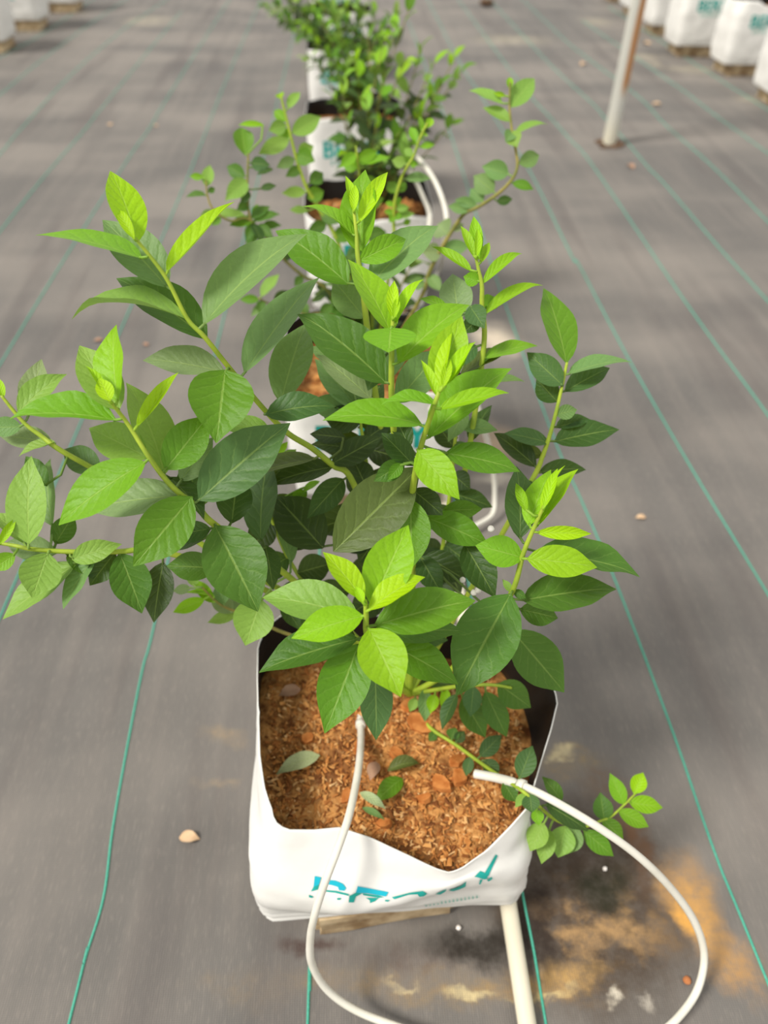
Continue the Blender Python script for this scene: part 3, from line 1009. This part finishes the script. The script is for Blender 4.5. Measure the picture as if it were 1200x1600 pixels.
leaves(S14, '''
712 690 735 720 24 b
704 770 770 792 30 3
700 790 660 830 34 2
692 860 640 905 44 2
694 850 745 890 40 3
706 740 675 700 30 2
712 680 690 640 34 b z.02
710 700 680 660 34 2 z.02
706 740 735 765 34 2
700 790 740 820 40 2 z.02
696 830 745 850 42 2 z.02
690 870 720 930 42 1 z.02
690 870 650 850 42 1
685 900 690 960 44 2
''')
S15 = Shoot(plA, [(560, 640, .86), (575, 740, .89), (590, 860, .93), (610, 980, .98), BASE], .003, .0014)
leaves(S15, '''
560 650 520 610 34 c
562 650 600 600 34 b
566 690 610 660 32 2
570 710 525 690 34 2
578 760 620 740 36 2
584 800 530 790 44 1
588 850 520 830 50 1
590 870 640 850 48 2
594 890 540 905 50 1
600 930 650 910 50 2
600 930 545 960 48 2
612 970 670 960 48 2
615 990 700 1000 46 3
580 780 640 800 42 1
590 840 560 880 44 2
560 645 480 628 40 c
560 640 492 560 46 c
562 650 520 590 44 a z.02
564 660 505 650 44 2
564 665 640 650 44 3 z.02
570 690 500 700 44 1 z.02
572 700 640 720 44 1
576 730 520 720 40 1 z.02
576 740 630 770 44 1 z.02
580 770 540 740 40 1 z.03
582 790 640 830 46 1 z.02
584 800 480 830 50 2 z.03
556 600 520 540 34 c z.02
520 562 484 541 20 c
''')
S16 = Shoot(plA, [(395, 740, .87), (420, 800, .89), (455, 880, .92), (520, 970, .97), BASE], .003, .0014)
leaves(S16, '''
396 745 380 680 34 b
398 750 350 715 36 3
402 760 445 725 34 2
410 780 365 790 40 2
418 800 470 780 40 2
425 815 390 860 44 2
440 845 500 830 46 1
452 870 400 900 46 3
465 895 520 880 46 2
470 905 450 960 44 3
490 935 550 920 46 2
500 950 470 1000 40 3
400 745 430 690 30 2
430 830 405 780 34 1
445 850 480 800 40 1
432 712 450 690 12 8
440 722 463 702 18 6
480 768 452 786 20 7
500 752 472 771 11 7
''')
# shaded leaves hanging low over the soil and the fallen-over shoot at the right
S17 = Shoot(plA, [(800, 1075, .93), (765, 1070, .94), (720, 1072, .955), (680, 1078, .98), BASE], .0028, .0014)
leaves(S17, '''
722 1090 759 1153 40 4 s-.1
758 1080 792 1152 38 4 s-.1
778 1068 830 1106 44 4
714 1084 690 1140 22 b
664 1075 664 1128 24 c s-.1
650 1090 640 1112 16 6
700 1078 690 1108 16 8
690 1080 700 1100 12 8
740 1072 735 1120 30 b
680 1085 672 1115 20 8
''')
def zspec(l): return [(a, b, (G(a, b, z) - CAM).dot(ROT @ Vector((0, 0, -1))) / K) for a, b, z in l]
S13 = Shoot(plA, zspec([(1000, 1233, .20), (985, 1248, .20), (956, 1275, .19), (940, 1282, .185), (910, 1292, .18), (870, 1282, .20), (838, 1256, .27), (815, 1235, .29), (765, 1202, .25), (711, 1163, .235), (671, 1136, .228), (645, 1100, .22)]), .0024, .001)
leaves(S13, '''
705 1155 712 1137 22 4
712 1160 726 1142 18 3
682 1144 670 1158 15 4
750 1182 784 1148 27 b
735 1182 728 1213 18 b
758 1186 778 1216 26 b
812 1216 832 1165 33 b
786 1222 806 1253 27 4
828 1240 831 1270 28 b
878 1252 847 1213 22 4
852 1256 920 1298 32 3
838 1264 842 1290 20 7
850 1286 828 1330 34 6
884 1290 872 1340 40 6
858 1295 846 1350 30 6
900 1290 886 1335 34 c
912 1298 959 1338 30 5
942 1280 974 1312 28 5
944 1282 938 1238 31 4
975 1257 953 1208 25 7
983 1254 1036 1262 27 8
966 1267 1014 1292 25 7
990 1240 1005 1207 25 9
999 1238 1004 1228 9 9
820 1240 805 1262 14 6
''', ratio=.5)

# white fertiliser beads lodged in the plant
# ------------------------------------------------------------------ background plants
POOL = []
for k in range(6):
    POOL.append(leaf_mesh(1.0, .46, radians(8 + 3 * k), .03 + .015 * k, .08, None, 2, 5, 0.02, k, (k % 3) * .2))
def bush_leaf(stem, off, B, d, L, c, r):
    a = d.normalized()
    up = Vector((r.uniform(-.5, .5), r.uniform(-.7, .3), 1))
    n = (up - a * up.dot(a)).normalized(); l = a.cross(n)
    o = bpy.data.objects.new('leaf', r.choice(POOL))
    link(o, stem)
    s = r.uniform(.85, 1.15)
    o.matrix_basis = Matrix.Translation(B - off) @ Matrix((l, a, n)).transposed().to_4x4() @ Matrix.Diagonal((L * s, L, L, 1))
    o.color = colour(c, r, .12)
    return o
def bush_shoot(plant, spec_pts, nleaf, L, r, cls, start=.25, rad=.0022, spread=1.0):
    off = plant.location.copy()
    cv = catmull(spec_pts, 8)
    st = tube('stem', cv, lambda t: rad * (1.15 - .8 * t), M_STEMB, plant, 6, off)
    n = len(cv) - 1
    for k in range(nleaf):
        t = start + (1 - start) * (k + .5) / nleaf
        x = t * n; i = min(int(x), n - 1)
        p = cv[i].lerp(cv[i + 1], x - i)
        T = (cv[i + 1] - cv[i]).normalized()
        az = k * 2.4 + r.uniform(-.4, .4)
        N = T.orthogonal().normalized(); Bn = T.cross(N)
        side = N * cos(az) + Bn * sin(az)
        tipn = t > .86
        d = side * (1.0 if not tipn else .55) * spread + T * r.uniform(.25, .7) * (1 if not tipn else 2) + Vector((0, 0, r.uniform(-.15, .25)))
        ll = L * r.uniform(.7, 1.15) * (.75 if tipn else 1)
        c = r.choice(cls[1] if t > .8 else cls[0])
        bush_leaf(st, off, p, d, ll, c, r)
    return st
# second plant: shoots and leaves surveyed one by one, plus loose inner shoots
bB = U3(.05, 1.36, .255)
plB = thing('blueberry_plant', bB, 'second blueberry plant, spindly with blurred arching shoots either side of the front plant', 'plant', 'blueberry plants of the centre row')
dB = depth_of(bB); pB = proj(bB)
BB = (pB[0], pB[1], dB)
B1 = Shoot(plB, [(439, 150, 1.30), (452, 203, 1.32), (463, 247, 1.34), (478, 291, 1.36), (495, 321, 1.38), (535, 400, 1.42), BB], .0036, .0016)
leaves(B1, '''
440 155 436 146 14 8
450 170 469 143 15 6
448 190 428 172 16 7
447 195 420 204 22 6
456 208 502 182 28 6
452 218 404 240 24 6
455 212 430 205 18 7
464 240 492 252 28 5
460 248 432 262 18 c
466 240 490 228 22 6
470 262 446 276 16 4
478 300 440 302 17 6
480 310 506 298 24 5
484 286 505 270 22 4
482 330 452 328 12 6
500 335 540 345 24 4
510 350 480 362 20 4
520 372 556 360 26 5
''')
B2 = Shoot(plB, [(388, 240, 1.28), (387, 270, 1.29), (387, 305, 1.30), (392, 345, 1.32), (412, 375, 1.34), (441, 403, 1.37), (472, 430, 1.40), (521, 466, 1.44), BB], .003, .0013, M_STEMB)
leaves(B2, '''
383 243 377 198 32 5
383 276 354 259 22 4
386 281 352 313 28 6
413 196 372 195 9 8
392 255 422 258 22 b
427 264 401 273 9 3
407 295 432 290 11 3
396 345 438 334 14 4
396 345 358 352 16 5
392 342 422 322 15 4
396 350 384 377 16 4
402 352 428 373 18 4
384 338 318 340 14 6
390 300 376 318 14 3
388 318 370 328 16 4
400 345 402 318 16 5
410 352 440 352 13 4
394 348 410 382 16 3
412 358 384 392 14 4
441 405 456 392 16 3
472 432 460 448 14 4
487 472 510 462 10 3
505 456 500 440 16 3
''')
B3 = Shoot(plB, [(322, 282, 1.26), (324, 305, 1.27), (334, 328, 1.28), (360, 345, 1.30), (392, 345, 1.32), (441, 403, 1.37)], .002, .0011, M_STEMB)
leaves(B3, '''
322 292 328 257 19 6
318 277 296 275 11 7
322 305 290 308 9 4
325 300 336 294 10 4
334 330 312 338 12 6
345 340 330 352 12 5
''')
B6 = Shoot(plB, [(404, 466, 1.30), (425, 476, 1.33), (470, 490, 1.38), (530, 500, 1.43), BB], .002, .0011, M_STEMB)
leaves(B6, '''
408 464 436 428 17 6
405 468 374 468 14 5
428 472 452 454 18 3
410 470 405 490 15 4
415 474 392 494 14 c
480 492 470 470 16 4
500 492 520 474 18 4
''')
B4 = Shoot(plB, [(797, 128, 1.20), (796, 165, 1.21), (798, 187, 1.215), (801, 213, 1.22), (807, 241, 1.23), (808, 262, 1.235), (800, 280, 1.24), (779, 302, 1.25), (748, 323, 1.27), (727, 333, 1.28), (714, 349, 1.30), (692, 384, 1.32), (670, 427, 1.36), (655, 470, 1.40), BB], .0034, .0013, M_STEMB)
leaves(B4, '''
797 168 836 120 32 6
797 140 796 120 11 8
790 150 771 145 8 8
785 162 733 140 14 6
797 190 754 168 17 6
805 210 856 192 10 6
798 205 808 230 26 6
801 205 790 222 20 c
810 256 843 242 25 c
795 272 753 260 30 c
772 300 740 274 32 c
800 286 834 296 15 5
776 315 801 311 15 3
745 320 711 312 17 c
735 328 700 322 18 c
755 315 735 295 24 c
700 366 684 350 36 a
690 390 735 384 24 c
690 394 660 395 28 a
705 360 725 350 14 a
670 430 690 455 20 c
664 445 640 440 20 c
''')
B5 = Shoot(plB, [(668, 192, 1.26), (657, 214, 1.27), (647, 242, 1.29), (636, 261, 1.30), (627, 279, 1.32), (617, 314, 1.34), (615, 343, 1.36), (612, 400, 1.40), BB], .003, .0013)
leaves(B5, '''
667 200 675 184 13 8
658 204 656 181 10 7
651 222 641 198 14 7
662 212 666 208 10 8
656 230 680 226 10 7
645 244 632 232 13 6
634 256 612 250 18 6
640 256 652 258 10 7
633 280 674 279 15 c
620 302 606 284 18 5
622 300 634 284 14 5
617 322 602 316 9 7
617 322 626 308 10 7
618 326 640 324 12 6
616 332 600 330 10 7
617 336 628 342 12 7
617 336 608 348 12 7
620 338 648 334 12 6
630 350 642 344 10 7
612 375 590 380 22 5
614 380 640 390 24 5
''')
B7 = Shoot(plB, [(556, 228, 1.28), (560, 262, 1.30), (566, 310, 1.34), (580, 400, 1.40), BB], .003, .0013)
leaves(B7, '''
556 240 530 262 18 7
558 250 590 236 18 7
558 256 610 246 14 7
560 262 535 256 20 7
562 290 590 280 20 5
563 300 536 312 20 5
566 320 600 310 22 5
568 340 540 350 24 4
572 370 604 362 24 4
575 390 545 400 24 4
''')
r = random.Random(99)
for k in range(8):
    tip = bB + U3(r.uniform(-.14, .18), r.uniform(-.10, .10), r.uniform(.12, .26))
    bush_shoot(plB, [bB, bB.lerp(tip, .5) + U3(0, 0, .04), tip], 11, .044, r, ('334c', '456c'), .3)

def make_bush(px, py, zbase, y_u, x_u, label, shoots, L, total, seed, cls, thin=1.0):
    """shoots: list of (px,py, dy) tips surveyed; dy = offset in y from the base, survey units"""
    base = U3(x_u, y_u, zbase)
    pl = thing('blueberry_plant', base, label, 'plant', 'blueberry plants of the centre row')
    r = random.Random(seed)
    per = max(4, int(total / len(shoots)))
    for (sx, sy, dy) in shoots:
        rr = ray(sx, sy)
        t = (base.y + dy * K) / rr.y
        tip = CAM + rr * t
        mid = base.lerp(tip, .5) + Vector((r.uniform(-.02, .02), r.uniform(-.02, .02), .03))
        ln = (tip - base).length
        bush_shoot(pl, [base, mid, tip], max(4, int(per * (0.6 + .4 * ln / .3))), L, r, cls, .18, .002 * thin)
    return pl
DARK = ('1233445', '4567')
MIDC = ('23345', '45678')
make_bush(0, 0, .255, 2.20, .07, 'third blueberry plant, dense bush of small dark leaves behind the spindly plant',
          [(520, 150, 0), (535, 120, -.05), (555, 90, .05), (575, 55, .1), (600, 62, 0), (620, 40, .05), (640, 12, .0), (635, 90, -.1), (660, 70, .05), (680, 95, .0), (712, 85, .1), (722, 112, .05), (690, 130, -.05), (670, 150, 0), (655, 175, -.1), (600, 120, -.12),
           (570, 150, -.15), (545, 190, -.15), (590, 190, -.2), (625, 205, -.18), (645, 215, -.1), (540, 235, -.2), (575, 245, -.22), (610, 240, -.22), (640, 240, -.2), (708, 192, .1)], .047, 299, 5, (('1122334456'), '56788'))
make_bush(0, 0, .255, 3.13, .04, 'fourth blueberry plant, bushy, between the dense bush and the top edge',
          [(490, 62, 0), (500, 30, .05), (520, 12, 0), (545, 30, .05), (560, 5, .1), (585, 20, 0), (600, 40, -.05), (530, 60, -.1), (555, 75, -.1), (575, 90, -.1), (510, 85, -.1), (600, 100, -.15), (540, 110, -.15), (480, 90, 0), (620, 20, 0)], .047, 280, 6, MIDC)
make_bush(0, 0, .255, 4.17, .02, 'fifth blueberry plant, dark, spreading left at the top of the photo',
          [(412, 8, .1), (425, 22, .05), (440, 30, 0), (455, 12, .1), (470, 35, -.05), (485, 18, 0), (460, 50, -.1), (478, 58, -.1), (500, 5, 0), (520, 25, -.1), (540, 12, 0), (560, 40, -.1), (430, 5, .1), (450, -5, .2)], .045, 280, 7, (('12233445', '4568')))
make_bush(0, 0, .255, 5.10, .0, 'sixth blueberry plant, pale blur of leaves at the top edge',
          [(480, 5, 0), (500, -8, 0), (520, -12, 0), (545, 2, 0), (560, -10, 0), (575, 12, 0), (530, 20, -.1), (505, 22, -.1)], .038, 90, 8, MIDC)
make_bush(0, 0, .255, 6.0, -.02, 'seventh blueberry plant, farthest in the centre row at the top edge',
          [(500, -15, 0), (520, -25, 0), (545, -18, 0), (560, -12, 0), (535, -5, 0)], .038, 50, 9, MIDC)

# ------------------------------------------------------------------ irrigation
def zpath(l): return [G(a, b, z) for a, b, z in l]
c1 = catmull(zpath([(562, 1118, .222), (564, 1150, .235), (562, 1185, .26), (556, 1225, .275), (545, 1275, .29), (528, 1325, .285), (508, 1378, .26), (493, 1425, .22), (485, 1465, .165), (487, 1505, .11), (510, 1545, .06), (555, 1578, .03), (620, 1604, .022), (700, 1630, .02), (800, 1668, .02)]), 10)
t1 = tube('drip_tube', c1, .0036, M_TUBE)
tag(t1, 'thin white drip tube looping over the front rim of the nearest bag', 'tube', 'drip tubes')
cc = c1[12:15]
tube('collar', [c1[4], c1[5], c1[6]], .0052, M_TUBE, t1, 10)
c2 = catmull(zpath([(742, 1209, .25), (778, 1216, .262), (815, 1227, .285), (870, 1254, .29), (940, 1296, .27), (1000, 1340, .23), (1050, 1390, .17), (1085, 1440, .11), (1100, 1490, .06), (1092, 1540, .03), (1068, 1580, .02), (1030, 1615, .018), (960, 1650, .018), (850, 1690, .018)]), 10)
t2 = tube('drip_tube', c2, lambda t: .0044 if t < .135 else .0037, M_TUBE)
tag(t2, 'thin white drip tube arching right from the nearest bag across the stained mat', 'tube', 'drip tubes')
tube('collar', [c2[19], c2[20], c2[21]], .0058, M_TUBE, t2, 10)
c3 = catmull(zpath([(672, 640, .30), (690, 622, .34), (705, 604, .37), (722, 592, .38), (738, 610, .36), (752, 655, .30), (763, 695, .21), (771, 735, .12), (773, 775, .05), (768, 805, .018), (735, 825, .018)]), 10)
t3 = tube('drip_tube', c3, .0038, M_TUBE)
tag(t3, 'thin white drip tube seen through leaves beside the second centre bag', 'tube', 'drip tubes')
c4 = catmull([P(612, 262, 2.1), P(630, 236, 2.0), P(648, 243, 1.95), P(668, 265, 1.92), P(685, 295, 1.9), P(697, 335, 1.88), P(695, 375, 1.88), G(688, 420, .018), G(672, 440, .018)], 10)
t4 = tube('drip_tube', c4, .0046, M_TUBE)
tag(t4, 'cream drip tube curving beside the black mouth of the third bag', 'tube', 'drip tubes')
c5 = catmull([P(628, 225, 2.12), P(634, 255, 2.06), P(648, 280, 2.02), P(662, 310, 2.0), P(671, 335, 2.0), P(669, 370, 2.02), G(662, 440, .018)], 10)
t5 = tube('drip_tube', c5, .0046, M_TUBE)
tag(t5, 'cream drip tube hugging the rim of the third centre bag', 'tube', 'drip tubes')
tube('dripper', [P(620, 243, 2.03), P(628, 232, 2.0), P(640, 214, 1.98)], .007, M_TUBE, t4, 8)
# the lateral pipe lies on the mat along the whole row, under the bags
pp = [Vector((.215 * K - .000 * y, y, max(hfun(.215 * K, y), hfun(.215 * K + .01, y)) + .0092)) for y in frange(-.7, 5.4, 60)]
pp = [Vector((p.x + .010 * K * (1 if p.y > .25 else 0) * min(1, (p.y - .25) / .1) * 0, p.y, p.z)) for p in pp]
pipe = tube('water_pipe', pp, .0092, M_PIPE, None, 16)
tag(pipe, 'cream plastic water pipe lying on the mat along the centre row', 'pipe')

# ------------------------------------------------------------------ pole
def pole_material():
    t = NT('rusty_pole')
    p = t.objc()
    s = t.n('SeparateXYZ', ins={0: p})
    n = t.noise(t.mapping(p, (30, 30, 3)), 1.0, 5)
    n2 = t.noise(t.mapping(p, (12, 12, 2)), 1.0, 4)
    rust = t.math('MULTIPLY', t.ramp(t.math('ADD', t.math('MULTIPLY', s.outputs[0], 26.0), t.math('MULTIPLY', n, 0.6)), .05, .30),
                  t.ramp(t.math('ADD', s.outputs[2], t.math('MULTIPLY', n2, .1)), .19, .25))
    col = t.mix(t.ramp(n, .3, .7), lin(188, 187, 178), lin(206, 204, 194))
    foot = t.math('SUBTRACT', 1.0, t.ramp(s.outputs[2], .0, .12))
    col = t.mix(t.math('MULTIPLY', foot, .6), col, lin(214, 206, 180))
    col = t.mix(rust, col, lin(180, 130, 84))
    t.base(col, .5, .4)
    t.bump(n, .15, .001)
    return t.m
pg = G(952, 222)
pole = thing('support_pole', (pg.x, pg.y, 0), 'upright grey galvanised pole with a rusty brown streak, right of the row', 'pole')
tube('shaft', [Vector((0, 0, hfun(pg.x, pg.y) + .001 + dz)) for dz in (0, .002, .02, .1, .3, .6, 1.2, 2.0, 2.6, 2.605)], .0245, pole_material(), pole, 20)
bm = bmesh.new()
for k in range(14):
    a = k * 2.399; d = .027 + .012 * (k % 4)
    v = bmesh.ops.create_icosphere(bm, subdivisions=1, radius=.009 + .004 * (k % 3))['verts']
    bmesh.ops.scale(bm, vec=(1.6, 1, .45), verts=v)
    bmesh.ops.translate(bm, vec=(d * cos(a), d * sin(a) * .8, .002 + hfun(pg.x, pg.y)), verts=v)
ft = obj('foot_debris', bm, M_DEB, pole, False); ft['kind'] = 'stuff'

# ------------------------------------------------------------------ loose things
def flat_leaf(px, py, z, L, Wd, rot, mat_or_cls, label, group, arch=.08, fold=14, tilt=0.0, name='fallen_leaf', soil=False, cat='leaf'):
    g = G(px, py, z)
    if not soil: g.z = hfun(g.x, g.y) + .002
    me = leaf_mesh(L, Wd, radians(fold), arch, .15, None, 4, 8, .03, px)
    o = bpy.data.objects.new(name, me); COL.objects.link(o)
    if isinstance(mat_or_cls, str): o.color = colour(mat_or_cls)
    else: me.materials[0] = mat_or_cls
    o.location = g
    o.rotation_euler = (tilt, 0, rot)
    return tag(o, label, cat, group)
def soilz(px, py):          # height (survey units) of the soil under a pixel
    z = .21
    for _ in range(6):
        g = G(px, py, z); z = soilA_z(g.x, g.y) / K
    return z + .008
GRP = 'fallen leaves on the coir'
flat_leaf(500, 1180, soilz(500, 1180), .046, .018, radians(112), 'p', 'pale green fallen leaf lying on the coir at left of the drip tube', GRP, soil=True)
flat_leaf(629, 1216, soilz(629, 1216), .036, .019, radians(130), '5', 'green fallen leaf with a brown midrib right of the drip tube', GRP, soil=True)
flat_leaf(562, 1238, soilz(562, 1238), .030, .010, radians(-125), 'p', 'slim pale green fallen leaf touching the drip tube', GRP, soil=True)
flat_leaf(566, 1262, soilz(566, 1262), .024, .007, radians(-120), 'c', 'narrow olive fallen leaf below the slim pale one', GRP, soil=True)
flat_leaf(605, 1205, soilz(605, 1205), .034, .014, radians(-78), 'o', 'curled olive fallen leaf above the green fallen leaf', GRP, .2, 40, soil=True)
flat_leaf(470, 1077, soilz(470, 1077), .024, .015, radians(105), M_DRY2, 'mauve and yellow withered leaf in the shade of the left wall', GRP, soil=True)
flat_leaf(588, 1190, soilz(588, 1190), .020, .013, radians(160), M_DRY2, 'brownish pink withered leaf right of the drip tube', GRP, soil=True)
flat_leaf(279, 1307, 0, .024, .014, radians(-95), M_DRY, 'tan dry leaf lying on the mat left of the nearest bag', 'dry leaves on the mat', .12, 24)
flat_leaf(160, 528, 0, .020, .012, radians(100), M_DRY2, 'small brown dry leaf on the mat under the left shoots, nearer the left edge', 'dry leaves on the mat')
flat_leaf(231, 537, 0, .016, .010, radians(60), M_DRY2, 'tiny brown dry leaf on the mat right of the other small brown one', 'dry leaves on the mat')
flat_leaf(172, 194, 0, .026, .018, radians(20), M_DRY, 'pale dry leaf on the mat in the upper left', 'dry leaves on the mat')
flat_leaf(246, 195, 0, .020, .014, radians(70), M_DRY, 'tiny tan dry leaf beside a green thread in the upper left', 'dry leaves on the mat')
flat_leaf(1010, 806, 0, .018, .011, radians(90), M_DRY, 'tiny tan dry leaf on the mat right of the plant', 'dry leaves on the mat')
flat_leaf(990, 262, 0, .05, .02, radians(5), M_DRY2, 'brownish dry leaf on the mat below the pole foot', 'dry leaves on the mat')
flat_leaf(1016, 68, 0, .05, .035, radians(40), M_DRY, 'tan dry leaf on the mat beside the right-hand row', 'dry leaves on the mat')
flat_leaf(915, 97, 0, .05, .03, radians(140), M_DRY, 'tan dry leaf on the mat left of the pole', 'dry leaves on the mat')
flat_leaf(1034, 162, 0, .04, .03, radians(80), M_DRY, 'tan dry leaf on the mat right of the pole foot', 'dry leaves on the mat')
def lump(px, py, z, rad, mat, name, label, cat, group=None, sq=(1, 1, .8), ground=True, d=None):
    g = G(px, py, z) if d is None else P(px, py, d)
    bm = bmesh.new()
    bmesh.ops.create_icosphere(bm, subdivisions=2, radius=rad)
    for v in bm.verts:
        v.co *= 1 + .18 * noise.noise(v.co * (1.6 / rad) + Vector((px, py, 0)))
        v.co = Vector((v.co.x * sq[0], v.co.y * sq[1], v.co.z * sq[2]))
    zmin = min(v.co.z for v in bm.verts)
    if ground: g.z = hfun(g.x, g.y) - zmin * .9
    o = obj(name, bm, mat)
    o.location = g
    return tag(o, label, cat, group)
lump(1075, 1530, 0, .0042, M_CLAY, 'clay_crumb', 'small reddish clay crumb on the mat inside the right tube loop', 'crumb')
lump(717, 1447, 0, .0028, M_BEAD, 'fertiliser_bead', 'white bead on the dark mat in front of the nearest bag', 'bead', 'white fertiliser beads', (1, 1, 1))
lump(946, 1356, 0, .0026, M_BEAD, 'fertiliser_bead', 'white bead on the dark mossy stain right of the bag', 'bead', 'white fertiliser beads', (1, 1, 1))
for k, (x, y, ph, py_) in enumerate([(723, 906, S10, .86), (740, 926, S10, .83), (747, 922, S10, .83), (767, 826, S10, .745)]):
    o = lump(x, y, 0, .0026, M_BEAD, 'white_granule', '', 'x', None, (1, 1, 1), False, py_)  # white granule, not a flower, held as a plant part
    del o['label']; del o['category']
    loc = o.location.copy(); o.parent = plA; o.location = loc - plA.location
# orange bark pieces on the coir
for k, (x, y, s) in enumerate([(690, 1222, .013), (718, 1212, .012), (655, 1128, .016), (640, 1100, .012), (730, 1110, .012), (770, 1192, .008), (560, 1165, .010), (480, 1150, .010), (665, 1245, .009), (540, 1240, .009), (620, 1175, .010), (600, 1285, .009), (715, 1185, .012)]):
    z = soilz(x, y); g = G(x, y, z)
    rr = random.Random(k)
    bm = bmesh.new()
    n = 7; top = []; bot = []
    for j in range(n):
        a = 2 * pi * j / n; q = s * rr.uniform(.6, 1.0)
        top.append(bm.verts.new((q * cos(a), q * sin(a) * .7, .002 + rr.uniform(0, .002))))
        bot.append(bm.verts.new((q * cos(a) * 1.04, q * sin(a) * .73, -.003)))
    bm.faces.new(top); bm.faces.new(list(reversed(bot)))
    for j in range(n): bm.faces.new((bot[j], bot[(j + 1) % n], top[(j + 1) % n], top[j]))
    o = obj('bark_piece', bm, M_BARK, bagA, False)
    o.location = g - offA + Vector((0, 0, -.003)); o.rotation_euler = (rr.uniform(-.3, .3), rr.uniform(-.3, .3), rr.uniform(0, 6))
# debris beyond the row
lump(760, 8, 0, .035, M_DEB, 'soil_clod', 'dark clod with brown crumbs on the mat at the top edge, right of the row', 'clod', None, (1.3, 1, .6))
